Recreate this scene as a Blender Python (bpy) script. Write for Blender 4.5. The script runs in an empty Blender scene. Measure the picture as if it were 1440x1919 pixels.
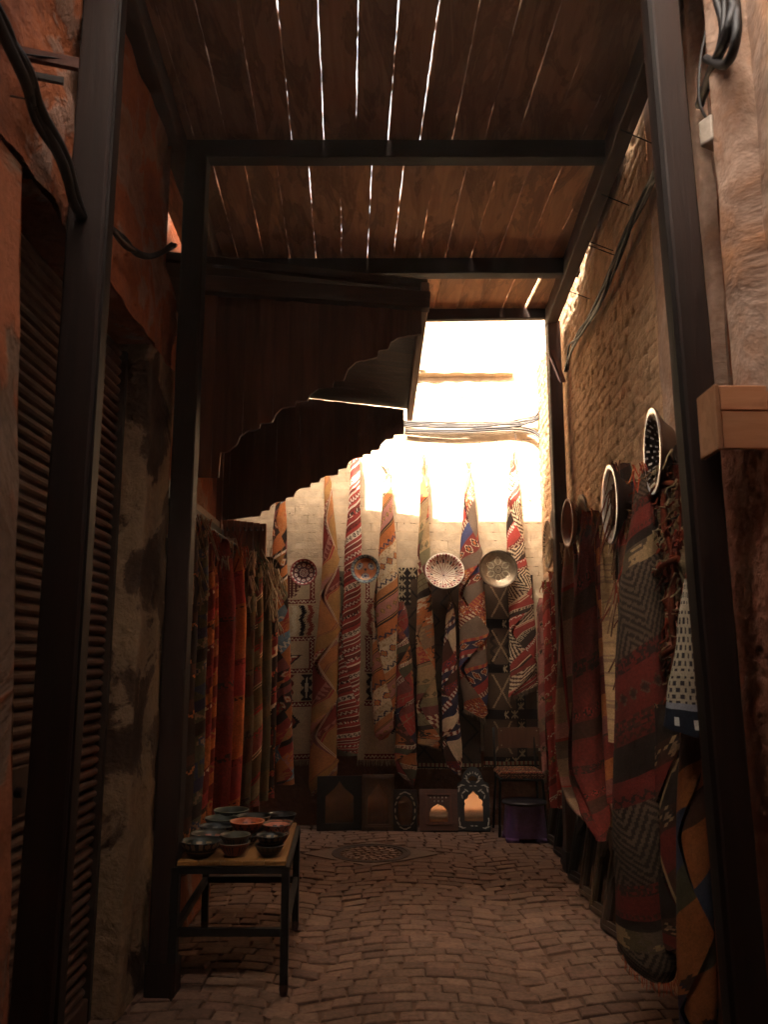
import bpy, math, random
from math import sin, cos, pi, radians as R, sqrt, atan2, floor
from mathutils import Vector, Matrix, noise as NZ
random.seed(7)
rnd = random.random
uni = random.uniform
SC = bpy.context.scene
COL = SC.collection

# ------------------------------------------------------------------ camera
CH, PITCH, F = 1.5, R(10.06), 1550.0
CP, SP = cos(PITCH), sin(PITCH)
cam = bpy.data.cameras.new('camera')
cam.sensor_fit = 'VERTICAL'
cam.sensor_height = 36
cam.lens = F / 1919 * 36
cam.clip_start = 0.05
cam.clip_end = 500
cam.dof.use_dof = True
cam.dof.focus_distance = 7.2
cam.dof.aperture_fstop = 4.0
camo = bpy.data.objects.new('camera', cam)
camo.location = (0, 0, CH)
camo.rotation_euler = (pi / 2 + PITCH, 0, 0)
COL.objects.link(camo)
SC.camera = camo

def at(px, py, Y):
    """the point at distance Y down the lane that the survey sighted at (px, py)"""
    v = 959.5 - py
    yy = F * CP - v * SP
    zz = v * CP + F * SP
    return Vector(((px - 720) / yy * Y, Y, CH + zz / yy * Y))

def sight_x(px, py, X):
    v = 959.5 - py
    yy = F * CP - v * SP
    return at(px, py, X * yy / (px - 720))

# ------------------------------------------------------------------ colour
def lin(c):
    c /= 255.0
    return c / 12.92 if c <= .04045 else ((c + .055) / 1.055) ** 2.4
def hx(s):
    return (lin(int(s[0:2], 16)), lin(int(s[2:4], 16)), lin(int(s[4:6], 16)))
def mul(c, k):
    return (c[0] * k, c[1] * k, c[2] * k)
def mix(a, b, t):
    return tuple(a[i] * (1 - t) + b[i] * t for i in range(3))

# ------------------------------------------------------------------ mesh builder
class MB:
    def __init__(self, o=(0, 0, 0)):
        self.v = []; self.f = []; self.c = []; self.o = Vector(o)
    def face(self, idx, c=None):
        self.f.append(tuple(idx)); self.c.append(c or (1, 1, 1))
    def add(self, pts):
        n = len(self.v); self.v += [Vector(p) for p in pts]; return n
    def hexa(self, p, c=None):
        n = self.add(p)
        for q in ((0, 3, 2, 1), (4, 5, 6, 7), (0, 1, 5, 4), (1, 2, 6, 5), (2, 3, 7, 6), (3, 0, 4, 7)):
            self.face([n + i for i in q], c)
    def box(self, x0, x1, y0, y1, z0, z1, c=None, rz=0, piv=None):
        p = [Vector(t) for t in ((x0, y0, z0), (x1, y0, z0), (x1, y1, z0), (x0, y1, z0), (x0, y0, z1), (x1, y0, z1), (x1, y1, z1), (x0, y1, z1))]
        if rz:
            m = Matrix.Rotation(rz, 3, 'Z'); pv = Vector(piv or ((x0 + x1) / 2, (y0 + y1) / 2, 0))
            p = [m @ (q - pv) + pv for q in p]
        self.hexa(p, c)
    def cbox(self, x0, x1, y0, y1, z0, z1, ch, c=None):
        """box with chamfered vertical edges"""
        pts = [(x0 + ch, y0), (x1 - ch, y0), (x1, y0 + ch), (x1, y1 - ch), (x1 - ch, y1), (x0 + ch, y1), (x0, y1 - ch), (x0, y0 + ch)]
        self.prism_z(pts, z0, z1, c)
    def prism_z(self, poly, z0, z1, c=None):
        k = len(poly)
        n = self.add([(x, y, z0) for x, y in poly] + [(x, y, z1) for x, y in poly])
        for i in range(k):
            j = (i + 1) % k
            self.face((n + i, n + j, n + k + j, n + k + i), c)
        self.face([n + i for i in range(k)][::-1], c); self.face([n + k + i for i in range(k)], c)
    def prism(self, poly, o, ex, ey, en, th, c=None):
        """polygon in the plane (ex,ey) at o, thickness th along en"""
        o, ex, ey, en = Vector(o), Vector(ex), Vector(ey), Vector(en)
        k = len(poly)
        a = [o + ex * x + ey * y for x, y in poly]
        n = self.add(a + [p + en * th for p in a])
        for i in range(k):
            j = (i + 1) % k
            self.face((n + i, n + j, n + k + j, n + k + i), c)
        self.face([n + i for i in range(k)][::-1], c); self.face([n + k + i for i in range(k)], c)
    def beam(self, a, b, w, h, c=None, up=(0, 0, 1), n=1, wob=0.0):
        a, b = Vector(a), Vector(b)
        d = (b - a).normalized(); s = d.cross(Vector(up)).normalized(); u = s.cross(d)
        ring = []
        for i in range(n + 1):
            p = a.lerp(b, i / n)
            k = self.add([p + s * (sx * w / 2 + uni(-wob, wob)) + u * (sz * h / 2 + uni(-wob, wob)) for sx, sz in ((-1, -1), (1, -1), (1, 1), (-1, 1))])
            ring.append(k)
        for i in range(n):
            for j in range(4):
                self.face((ring[i] + j, ring[i] + (j + 1) % 4, ring[i + 1] + (j + 1) % 4, ring[i + 1] + j), c)
        self.face([ring[0] + j for j in (3, 2, 1, 0)], c); self.face([ring[-1] + j for j in range(4)], c)
    def tube(self, pts, r, n=6, c=None, r2=None):
        pts = [Vector(p) for p in pts]; m = len(pts); rings = []
        for i, p in enumerate(pts):
            t = (pts[min(i + 1, m - 1)] - pts[max(i - 1, 0)])
            if t.length < 1e-6: t = Vector((0, 0, 1))
            t.normalize()
            s = t.cross(Vector((.31, .17, .93)) if abs(t.z) < .9 else Vector((.9, .2, .1))).normalized(); u = t.cross(s)
            rr = r if r2 is None else r + (r2 - r) * i / (m - 1)
            rings.append(self.add([p + s * cos(2 * pi * j / n) * rr + u * sin(2 * pi * j / n) * rr for j in range(n)]))
        for i in range(m - 1):
            for j in range(n):
                self.face((rings[i] + j, rings[i] + (j + 1) % n, rings[i + 1] + (j + 1) % n, rings[i + 1] + j), c)
        self.face([rings[0] + j for j in range(n)][::-1], c); self.face([rings[-1] + j for j in range(n)], c)
    def lathe(self, prof, o, axis, n=48, colf=None, inner=None):
        """prof: (radius, height along axis); colf(ring, angle) gives a colour"""
        o = Vector(o); ax = Vector(axis).normalized()
        s = ax.cross(Vector((0, 0, 1)) if abs(ax.z) < .9 else Vector((0, 1, 0))).normalized(); u = s.cross(ax)
        rings = []
        for r, h in prof:
            rings.append(self.add([o + ax * h + (s * cos(2 * pi * j / n) + u * sin(2 * pi * j / n)) * r for j in range(n)]))
        for i in range(len(prof) - 1):
            for j in range(n):
                cc = colf(i, (j + .5) / n) if colf else None
                self.face((rings[i] + j, rings[i] + (j + 1) % n, rings[i + 1] + (j + 1) % n, rings[i + 1] + j), cc)
    def grid(self, fn, nu, nv, cf=None, closed=False):
        n = len(self.v)
        for j in range(nv + 1):
            for i in range(nu + 1):
                self.v.append(Vector(fn(i / nu, j / nv)))
        for j in range(nv):
            for i in range(nu):
                self.face((n + j * (nu + 1) + i, n + j * (nu + 1) + i + 1, n + (j + 1) * (nu + 1) + i + 1, n + (j + 1) * (nu + 1) + i), cf((i + .5) / nu, (j + .5) / nv) if cf else None)
    def build(self, name, mat, parent=None, smooth=False, loc=None):
        me = bpy.data.meshes.new(name)
        o = self.o
        me.from_pydata([tuple(p - o) for p in self.v], [], self.f)
        a = me.color_attributes.new('Col', 'FLOAT_COLOR', 'CORNER')
        buf = []
        for f, c in zip(self.f, self.c):
            buf += [c[0], c[1], c[2], 1.0] * len(f)
        a.data.foreach_set('color', buf)
        if smooth: me.polygons.foreach_set('use_smooth', [True] * len(me.polygons))
        me.materials.append(mat)
        ob = bpy.data.objects.new(name, me)
        COL.objects.link(ob)
        if parent: ob.parent = parent
        else: ob.location = o
        return ob

def bev(ob, w=.006, seg=1):
    m = ob.modifiers.new('edge', 'BEVEL'); m.width = w; m.segments = seg; m.limit_method = 'ANGLE'
    return ob

def empty(name, loc=(0, 0, 0), label=None, cat=None, group=None):
    o = bpy.data.objects.new(name, None); COL.objects.link(o); o.location = loc; o.empty_display_size = .1
    return tag(o, label, cat, group)
def tag(o, label=None, cat=None, group=None, kind=None):
    if label: o['label'] = label
    if cat: o['category'] = cat
    if group: o['group'] = group
    if kind: o['kind'] = kind
    return o

# ------------------------------------------------------------------ materials
class NT:
    def __init__(self, name):
        self.m = bpy.data.materials.new(name); self.m.use_nodes = True
        self.t = self.m.node_tree; self.t.nodes.clear()
        self.out = self.n('ShaderNodeOutputMaterial'); self.b = self.n('ShaderNodeBsdfPrincipled')
        self.l(self.b.outputs[0], self.out.inputs[0])
        self.co = self.n('ShaderNodeTexCoord').outputs['Object']
    def n(self, t, **k):
        x = self.t.nodes.new(t)
        for a, v in k.items(): setattr(x, a, v)
        return x
    def l(self, a, b): self.t.links.new(a, b)
    def mapc(self, scale=(1, 1, 1), rot=(0, 0, 0), loc=(0, 0, 0)):
        m = self.n('ShaderNodeMapping'); m.inputs['Scale'].default_value = scale; m.inputs['Rotation'].default_value = rot; m.inputs['Location'].default_value = loc
        self.l(self.co, m.inputs[0]); return m.outputs[0]
    def noise(self, sc, det=4, rough=.55, co=None, dist=0.0):
        x = self.n('ShaderNodeTexNoise'); x.inputs['Scale'].default_value = sc; x.inputs['Detail'].default_value = det
        x.inputs['Roughness'].default_value = rough; x.inputs['Distortion'].default_value = dist
        self.l(co or self.co, x.inputs['Vector']); return x.outputs[0]
    def ramp(self, fac, stops, interp='LINEAR'):
        r = self.n('ShaderNodeValToRGB'); e = r.color_ramp; e.interpolation = interp
        while len(e.elements) < len(stops): e.elements.new(.5)
        for i, (p, c) in enumerate(stops):
            e.elements[i].position = p
            e.elements[i].color = (c, c, c, 1) if isinstance(c, (int, float)) else (*c, 1)
        self.l(fac, r.inputs[0]); return r.outputs[0]
    def mix(self, a, b, fac, mode='MIX'):
        x = self.n('ShaderNodeMix', data_type='RGBA', blend_type=mode)
        for s, v in ((0, fac), (6, a), (7, b)):
            if hasattr(v, 'links') or hasattr(v, 'is_linked'): self.l(v, x.inputs[s])
            elif isinstance(v, (int, float)): x.inputs[s].default_value = v if s == 0 else (v, v, v, 1)
            else: x.inputs[s].default_value = (*v, 1)
        return x.outputs[2]
    def math(self, op, a, b=0.0):
        x = self.n('ShaderNodeMath', operation=op)
        for s, v in ((0, a), (1, b)):
            if isinstance(v, (int, float)): x.inputs[s].default_value = v
            else: self.l(v, x.inputs[s])
        return x.outputs[0]
    def attr(self):
        return self.n('ShaderNodeAttribute', attribute_name='Col').outputs['Color']
    def bump(self, h, s=.5, d=.01, prev=None):
        x = self.n('ShaderNodeBump'); x.inputs['Strength'].default_value = s; x.inputs['Distance'].default_value = d
        self.l(h, x.inputs['Height'])
        if prev is not None: self.l(prev, x.inputs['Normal'])
        return x.outputs[0]
    def fin(self, col, rough=.8, nrm=None, metal=0.0, spec=.3, coat=0.0):
        if isinstance(col, tuple): self.b.inputs['Base Color'].default_value = (*col, 1)
        else: self.l(col, self.b.inputs['Base Color'])
        if isinstance(rough, (int, float)): self.b.inputs['Roughness'].default_value = rough
        else: self.l(rough, self.b.inputs['Roughness'])
        self.b.inputs['Metallic'].default_value = metal
        self.b.inputs['Specular IOR Level'].default_value = spec
        self.b.inputs['Coat Weight'].default_value = coat
        if nrm is not None: self.l(nrm, self.b.inputs['Normal'])
        return self.m

def m_wood(name, a, b, axis='Y', rough=.7, stain=0.0, sc=1.0, bs=.4):
    t = NT(name)
    s = {'X': (1.2, 14, 14), 'Y': (14, 1.2, 14), 'Z': (14, 14, 1.2)}[axis]
    co = t.mapc(tuple(k * sc for k in s))
    g = t.noise(1.6, 6, .65, co, .4)
    c = t.ramp(g, [(.3, a), (.7, b)])
    if stain:
        s2 = {'X': (.9, 4, 4), 'Y': (4, .9, 4), 'Z': (4, 4, .9)}[axis]
        st = t.noise(1.5, 5, .6, t.mapc(s2), 1.2)
        c = t.mix(c, mul(a, .28), t.ramp(st, [(.50, 0.0), (.535, stain), (.60, stain * .55), (.615, stain), (.7, stain)]))
        st2 = t.noise(2.2, 4, .55, t.mapc(s2, loc=(7, 3, 1)), .8)
        c = t.mix(c, mul(b, 1.5), t.ramp(st2, [(.56, 0.0), (.6, .25)]))
    c = t.mix(c, t.attr(), 1.0, 'MULTIPLY')
    return t.fin(c, rough, t.bump(g, bs, .006), spec=.25)

def m_col(name, rough=.85, var=.25, bs=.3, sc=90, metal=0.0, spec=.3, coat=0.0, dirt=0.0):
    t = NT(name)
    n1 = t.noise(sc, 3, .6)
    n2 = t.noise(6, 4, .6)
    c = t.mix(t.attr(), t.ramp(n1, [(.25, 1 - var), (.75, 1 + var * .5)]), 1.0, 'MULTIPLY')
    c = t.mix(c, t.ramp(n2, [(.3, 1 - var * .8), (.7, 1.0)]), 1.0, 'MULTIPLY')
    if dirt: c = t.mix(c, hx('3a2a1e'), t.ramp(t.noise(9, 6, .7), [(.52, 0.0), (.66, dirt)]))
    return t.fin(c, rough, t.bump(n1, bs, .004), metal, spec, coat)

def m_plaster(name, cols, bumps=(.5, .02), patch=2.0, pits=0.0, seedloc=(0, 0, 0), rough=.95):
    """cols: list of (threshold, colour) patches of different plaster coats"""
    t = NT(name)
    co = t.mapc(loc=seedloc)
    n = t.noise(patch, 6, .62, co, .5)
    c = t.ramp(n, cols)
    f = t.noise(28, 6, .7, co)
    c = t.mix(c, t.ramp(f, [(.3, .72), (.7, 1.08)]), 1.0, 'MULTIPLY')
    big = t.noise(7, 7, .68, co, .3)
    nrm = t.bump(big, bumps[0], bumps[1] * 2.5)
    nrm = t.bump(f, bumps[0] * .8, bumps[1], nrm)
    step = t.ramp(n, [(p, i * .5) for i, (p, _) in enumerate(cols)])
    nrm = t.bump(step, .6, .02, nrm)
    if pits:
        v = t.n('ShaderNodeTexVoronoi'); v.inputs['Scale'].default_value = 26; t.l(co, v.inputs['Vector'])
        pm = t.ramp(v.outputs['Distance'], [(.06, 0.0), (.16, 1.0)])
        nrm = t.bump(pm, pits, .012, nrm)
        c = t.mix(c, t.ramp(pm, [(0, .45), (1, 1.0)]), .7, 'MULTIPLY')
    return t.fin(c, rough, nrm, spec=.15)

def m_brick(name, brick, mortar, rotx, w=.26, h=.075, bs=.9, pock=.5, wash=.5, md=.5, cracks=0.0):
    """bricks under thick uneven limewash; rotx maps the wall plane"""
    t = NT(name)
    sep = t.n('ShaderNodeSeparateXYZ'); t.l(t.co, sep.inputs[0])
    cmb = t.n('ShaderNodeCombineXYZ')
    wob = t.math('MULTIPLY', t.math('SUBTRACT', t.noise(2.3, 3), .5), .05)
    t.l(sep.outputs[1 if rotx == 'YZ' else 0], cmb.inputs[0])
    t.l(t.math('ADD', sep.outputs[2], wob), cmb.inputs[1])
    br = t.n('ShaderNodeTexBrick')
    br.inputs['Scale'].default_value = 1; br.inputs['Brick Width'].default_value = w; br.inputs['Row Height'].default_value = h
    br.inputs['Mortar Size'].default_value = .009; br.inputs['Mortar Smooth'].default_value = .8
    br.inputs['Color1'].default_value = (*brick, 1); br.inputs['Color2'].default_value = (*mul(brick, .86), 1); br.inputs['Mortar'].default_value = (*mortar, 1)
    t.l(cmb.outputs[0], br.inputs['Vector'])
    n1 = t.noise(9, 8, .72, None, .4)
    s = (1, 9, 26) if rotx == 'YZ' else (9, 1, 26)
    n2 = t.noise(1.0, 6, .7, t.mapc(s), .6)
    c = t.mix(br.outputs[0], t.ramp(n1, [(.3, .7), (.68, 1.12)]), 1.0, 'MULTIPLY')
    pk = t.ramp(n2, [(.56, 0.0), (.63, 1.0)])
    c = t.mix(c, mul(brick, .5), t.math('MULTIPLY', pk, pock))
    if cracks:
        br2 = t.n('ShaderNodeTexBrick'); t.l(cmb.outputs[0], br2.inputs['Vector'])
        br2.inputs['Scale'].default_value = 1; br2.inputs['Brick Width'].default_value = w; br2.inputs['Row Height'].default_value = h; br2.inputs['Mortar Size'].default_value = .006; br2.inputs['Mortar Smooth'].default_value = .6
        where = t.ramp(t.noise(3.1, 5, .65, t.mapc((2.2, 1, .8), loc=(3, 0, 4))), [(.53, 0.0), (.62, 1.0)])
        holes = t.ramp(t.noise(17, 3, .6), [(.695, 0.0), (.72, 1.0)])
        f = t.math('MAXIMUM', t.math('MULTIPLY', br2.outputs['Fac'], where), holes)
        c = t.mix(c, mul(brick, .10), t.math('MULTIPLY', f, cracks))
        nrm0 = t.bump(f, .6, -.02)
    nrm = t.bump(br.outputs['Fac'], bs * md, -.03)
    nrm = t.bump(n1, bs, .04, nrm)
    nrm = t.bump(pk, bs * .8, -.02, nrm)
    return t.fin(c, .95, nrm, spec=.12)

M = {}
M['farwall'] = m_brick('limewash_brick', hx('c2aa8a'), hx('bba280'), 'XZ', .25, .085, .35, .22, md=.14, cracks=.9)
M['dado'] = m_plaster('dado_render', [(.35, hx('5e3826')), (.5, hx('77492f')), (.65, hx('6a3d2a'))], (.7, .02), 3)
M['brick'] = m_brick('rough_brick', hx('deb68e'), hx('c8a07c'), 'YZ', .24, .072, .5, .55, md=.25)
M['pinkplaster'] = m_plaster('pink_plaster', [(.36, hx('b88a6c')), (.47, hx('b99a86')), (.56, hx('a07c66')), (.66, hx('c08a64'))], (.22, .008), 1.6, seedloc=(3, 1, 0))
M['redrender'] = m_plaster('red_render', [(.3, hx('985a44')), (.5, hx('b8765c')), (.7, hx('c88c70'))], (1.0, .03), 5, .7)
M['leftplaster'] = m_plaster('orange_plaster', [(.30, hx('7a4a32')), (.40, hx('96583c')), (.5, hx('a45c36')), (.535, hx('a07a66')), (.62, hx('8a6048')), (.72, hx('a85a30'))], (.75, .022), 1.5, seedloc=(1.3, .4, 2.1))
M['jamb'] = m_plaster('broken_plaster', [(.38, hx('4a3426')), (.47, hx('5c4433')), (.5, hx('94765a')), (.7, hx('a0805e'))], (.8, .025), 2.2, seedloc=(0, 2, 5))
M['pier'] = m_plaster('pink_pier', [(.38, hx('8c7460')), (.43, hx('987c66')), (.46, hx('b87452')), (.7, hx('c27e5a'))], (.4, .012), 1.1, seedloc=(4, 4, 1.5))
M['outer'] = m_plaster('ochre_block', [(.4, hx('b08a68')), (.6, hx('bf9a78'))], (.4, .02), 1.5)
M['post'] = m_wood('dark_post_wood', hx('1d0f09'), hx('301a10'), 'Z', .65)
M['beam'] = m_wood('dark_beam_wood', hx('20120b'), hx('331d12'), 'X', .7)
M['rafter'] = m_wood('dark_rafter_wood', hx('3a2417'), hx('553520'), 'Y', .7)
M['roofboard'] = m_wood('stained_boards', hx('b4825c'), hx('d0a074'), 'Y', .8, .5)
M['canopy'] = m_wood('canopy_wood', hx('5c3a24'), hx('84553a'), 'Z', .7)
M['canopyx'] = m_wood('canopy_slat_wood', hx('3e2818'), hx('5a3a24'), 'X', .7)
M['fascia'] = m_wood('fascia_wood', hx('7a563c'), hx('9a7250'), 'Y', .7)
M['palebox'] = m_wood('pale_box_wood', hx('c88a5e'), hx('d89c70'), 'X', .7, .12)
M['doorleaf'] = m_wood('plank_door_wood', hx('6a4430'), hx('8a5c40'), 'Z', .6)
M['tabletop'] = m_wood('table_top_wood', hx('70481f'), hx('946434'), 'Y', .6, .35)
M['rug'] = m_col('woven_wool', .95, .34, .7, 170, spec=.08)
M['shag'] = m_col('shaggy_wool', 1.0, .45, .9, 60, spec=.05)
M['fringe'] = m_col('wool_fringe', .95, .3, .3, 120, spec=.08)
M['ceramic'] = m_col('glazed_ceramic', .5, .12, .05, 40, spec=.3, coat=.0)
M['glaze'] = m_col('shiny_glaze', .16, .1, .03, 30, spec=.6, coat=.5)
M['brass'] = m_col('tarnished_metal', .42, .35, .3, 30, metal=.7, spec=.5, dirt=.4)
M['iron'] = m_col('black_iron', .5, .25, .3, 60, metal=.3, spec=.4)
M['shutter'] = m_col('shutter_steel', .7, .3, .2, 25, metal=.0, spec=.2, dirt=.4)
M['frame'] = m_col('mirror_frame_wood', .55, .3, .3, 45, spec=.35)
M['plastic'] = m_col('worn_plastic', .45, .3, .25, 30, spec=.4, dirt=.3)
M['cable'] = m_col('cable_rubber', .55, .2, .1, 40, spec=.35)
M['cobble'] = m_col('paving_stone', .88, .35, .6, 45, spec=.22, dirt=.5)
M['dirt'] = m_plaster('sandy_dirt', [(.4, hx('5e4132')), (.6, hx('6e4e3c'))], (.6, .01), 6)
M['castiron'] = m_col('cast_iron', .75, .3, .4, 40, metal=.0, spec=.25, dirt=.4)
t = NT('mirror_glass')
M['mirror'] = t.fin(hx('d8bfa0'), .045, t.bump(t.noise(3, 2), .02, .004), 1.0, .5)

t = NT('aged_mirror_glass')
M['oldmirror'] = t.fin(t.ramp(t.noise(9, 5, .7), [(.35, hx('6a5646')), (.65, hx('a08870'))]), .09, t.bump(t.noise(4, 3), .04, .004), 1.0, .5)

# ------------------------------------------------------------------ the lane: ground, cobbles
def build_ground():
    g = MB()
    g.box(-12, 12, -12, 14, -.3, -.013, (1, 1, 1))
    tag(g.build('ground', M['dirt']), kind='structure', label='sandy ground under the lane')
    c = MB()
    cx, cy = -.10, 6.87
    base = [hx('7a5a48'), hx('805f4c'), hx('765646'), hx('856552'), hx('7e5f4c')]
    y = 2.0
    k = 0
    while y < 8.05:
        sh = uni(0, 1)
        x = -1.75 + sh * .12
        per = 1.05
        while x < 1.62:
            w = uni(.115, .165)
            def yo(xx):
                a = ((xx + .35 + .06 * sin(k * .7)) / per) % 1.0
                return .16 * (1 - (2 * a - 1) ** 2) + .03 * NZ.noise(Vector((xx * 1.7, y * 1.1, 3)))
            x0, x1 = x + .0035, x + w - .0035
            d = uni(.091, .104)
            p = [(x0, y + yo(x0)), (x1, y + yo(x1)), (x1 + uni(-.012, .012), y + yo(x1) + d), (x0 + uni(-.012, .012), y + yo(x0) + d)]
            mx, my = (x0 + x1) / 2, p[0][1] + d / 2
            x += w
            if abs(mx - cx) * .72 + abs(my - cy) < .46: continue
            if my > 8.0: continue
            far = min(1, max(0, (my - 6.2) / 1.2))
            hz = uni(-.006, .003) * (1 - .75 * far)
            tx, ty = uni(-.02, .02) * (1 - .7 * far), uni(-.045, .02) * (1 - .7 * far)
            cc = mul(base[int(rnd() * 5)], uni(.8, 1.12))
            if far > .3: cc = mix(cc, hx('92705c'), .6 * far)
            rings = []
            for ins, dz in ((0, -.016), (.003, -.0035), (.011, .0)):
                q = []
                for (px, py) in p:
                    vx, vy = px - mx, py - my
                    L = sqrt(vx * vx + vy * vy)
                    s = (L - ins * 1.4) / L
                    ax, ay = mx + vx * s, my + vy * s
                    q.append((ax, ay, dz + hz + (tx * (ax - mx) + ty * (ay - my) if dz > -.02 else 0)))
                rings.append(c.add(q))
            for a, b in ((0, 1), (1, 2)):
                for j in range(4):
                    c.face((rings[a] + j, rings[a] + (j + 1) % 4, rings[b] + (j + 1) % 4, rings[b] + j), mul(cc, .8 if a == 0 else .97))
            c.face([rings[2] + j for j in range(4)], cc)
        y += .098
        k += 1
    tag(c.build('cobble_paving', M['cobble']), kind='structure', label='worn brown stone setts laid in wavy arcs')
    # manhole cover
    e = empty('manhole_cover', (cx, cy, 0), 'round ornate iron drain cover with pierced pattern, set in the setts', 'manhole cover')
    m = MB((cx, cy, 0))
    ir = hx('6a5242')
    m.lathe([(.245, -.015), (.25, -.002), (.285, -.002), (.285, .002), (.31, .002), (.315, -.018)], (cx, cy, 0), (0, 0, 1), 64, lambda i, a: mul(ir, .45 if i % 2 else .9))
    m.build('ring', M['castiron'], e)
    m = MB((cx, cy, 0))
    m.lathe([(.0, -.016), (.245, -.016)], (cx, cy, 0), (0, 0, 1), 64, lambda i, a: mul(ir, .18))
    for ring, (r, n, s, sh) in enumerate(((.055, 6, .026, 0), (.115, 11, .03, .3), (.18, 17, .032, .1), (.222, 24, .018, 0))):
        for j in range(n):
            a = 2 * pi * (j + sh) / n
            ex = Vector((cos(a), sin(a), 0)); ey = Vector((-sin(a), cos(a), 0))
            pl = [(-s, -s * .35), (-s * .2, -s * .75), (s, -s * .3), (s * .55, s * .2), (s * .8, s * .7), (-s * .3, s * .5)]
            m.prism(pl, Vector((cx, cy, -.016)) + ex * r, ex, ey, (0, 0, 1), .014, mul(ir, uni(1.7, 2.4)))
    m.build('grate', M['castiron'], e)
    m = MB((cx, cy, 0))
    for (dx, dy) in ((1, 0), (-1, 0), (0, 1), (0, -1)):
        tip = Vector((dx * .55, dy * .42, 0)); side = Vector((-dy, dx, 0))
        b0 = Vector((dx * .2, dy * .2, 0))
        P = [tip, b0 + side * .27, b0 * 1.58 + side * .0, b0 - side * .27]
        P = [Vector((cx, cy, -.012)) + q for q in P]
        n = m.add(P + [q + Vector((0, 0, .008)) for q in P])
        cc = hx('7a5e4c')
        m.face((n + 4, n + 5, n + 6), cc); m.face((n + 4, n + 6, n + 7), cc)
        for a, b in ((0, 1), (1, 2), (2, 3), (3, 0)): m.face((n + a, n + b, n + 4 + b, n + 4 + a), cc)
    m.build('surround', M['castiron'], e)
build_ground()

# ------------------------------------------------------------------ walls
def brickrel(p):
    h, w = .072, .24
    z = p.z + .02 * NZ.noise(Vector((p.y * 1.5, p.z * 1.5, 3)))
    r = floor(z / h); fz = abs(z / h - r - .5) * 2
    fy = abs(((p.y + (r % 2) * w / 2) / w) % 1 - .5) * 2
    wear = .5 + NZ.noise(Vector((p.y * 2.6, p.z * 2.6, 8)))
    g = max(0, (fz - .74) / .26) * .007 + max(0, (fy - .91) / .09) * .005
    n1 = NZ.noise(Vector((p.y * 13, p.z * 17, 1))); n2 = NZ.noise(Vector((p.y * 24, p.z * 40, 5)))
    pit = min(.010, max(0, n1 - .22) * .05)
    return -g * max(.15, min(1.2, wear + .3)) - pit + .004 * n2
def rough_wall(mb, fn, nu, nv, nrm, amp, sc, c=(1, 1, 1), seed=0, extra=None):
    nrm = Vector(nrm)
    def g(u, v):
        p = Vector(fn(u, v))
        return p + nrm * ((extra(p) if extra else 0) + amp * NZ.noise(p * sc + Vector((seed, seed, 0))) + amp * .4 * NZ.noise(p * sc * 3.1))
    mb.grid(g, nu, nv, (lambda u, v: c))

YF = 8.0      # far wall
XL, XR = -1.12, 1.33
def WX(y): return 1.33 + .0545 * (y - 4.1)
LB = -1.45    # back left wall
# far wall
e = empty('end_wall', (0, YF, 0), 'pale limewashed brick wall closing the end of the lane, carpets hung on it', 'wall')
m = MB((0, YF, 0))
rough_wall(m, lambda u, v: (-2.2 + 4.2 * u, YF, .0 + 5.6 * v), 100, 130, (0, -1, 0), .014, 2.2)
m.box(-2.2, 2.0, YF + .06, YF + .4, 0, 5.6)
m.build('wall_face', M['farwall'], e, True)
m = MB((0, YF, 0))
zl = at(890, 704, YF).z
def ledge(u, v):
    x = .3 + 1.0 * u
    prof = [(.0, .05), (.10, .03), (.095, -.0), (.0, -.015)]
    k = min(3, int(v * 3 + .01)); o, z = prof[k]
    return (x, YF + .01 - o * (1 + .25 * NZ.noise(Vector((x * 9, 1, k)))), zl + z + .008 * NZ.noise(Vector((x * 6, 5, k))))
m.grid(ledge, 40, 3)
m.build('ledge', M['farwall'], e)
m = MB((0, YF, 0))
rough_wall(m, lambda u, v: (-1.9 + 3.5 * u, YF - .035, .0 + .64 * v), 70, 16, (0, -1, 0), .012, 5)
rough_wall(m, lambda u, v: (-1.9 + 3.5 * u, YF - .035 + .05 * v, .64 + .02 * v), 70, 1, (0, -1, 0), .012, 5)
m.build('dado', M['dado'], e, True)

# right brick wall with ragged top
e = empty('brick_wall', (XR, 5, 0), 'rough tan brick wall on the right side of the lane', 'wall')
m = MB((XR, 5, 0))
def topz(y): return 4.45 + .10 * NZ.noise(Vector((y * 2.1, 0, 9))) + .03 * (NZ.noise(Vector((y * 9, 3, 0)))) + .06 * max(0, 4.6 - y) - .05 * max(0, y - 5.2)
rough_wall(m, lambda u, v: (WX(3.75 + 4.3 * u), 3.75 + 4.3 * u, v * topz(3.75 + 4.3 * u)), 300, 360, (-1, 0, 0), .007, 2.0, seed=4, extra=brickrel)
m.grid(lambda u, v: (WX(3.75 + 4.3 * u) + .3 * v, 3.75 + 4.3 * u, topz(3.75 + 4.3 * u) + .03 * v), 120, 2)
m.hexa([(WX(3.75) + .05, 3.75, 0), (WX(3.75) + .3, 3.75, 0), (WX(8.05) + .3, 8.05, 0), (WX(8.05) + .05, 8.05, 0), (WX(3.75) + .05, 3.75, 4.2), (WX(3.75) + .3, 3.75, 4.2), (WX(8.05) + .3, 8.05, 4.2), (WX(8.05) + .05, 8.05, 4.2)])
m.build('wall_face', M['brick'], e, True)

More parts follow.
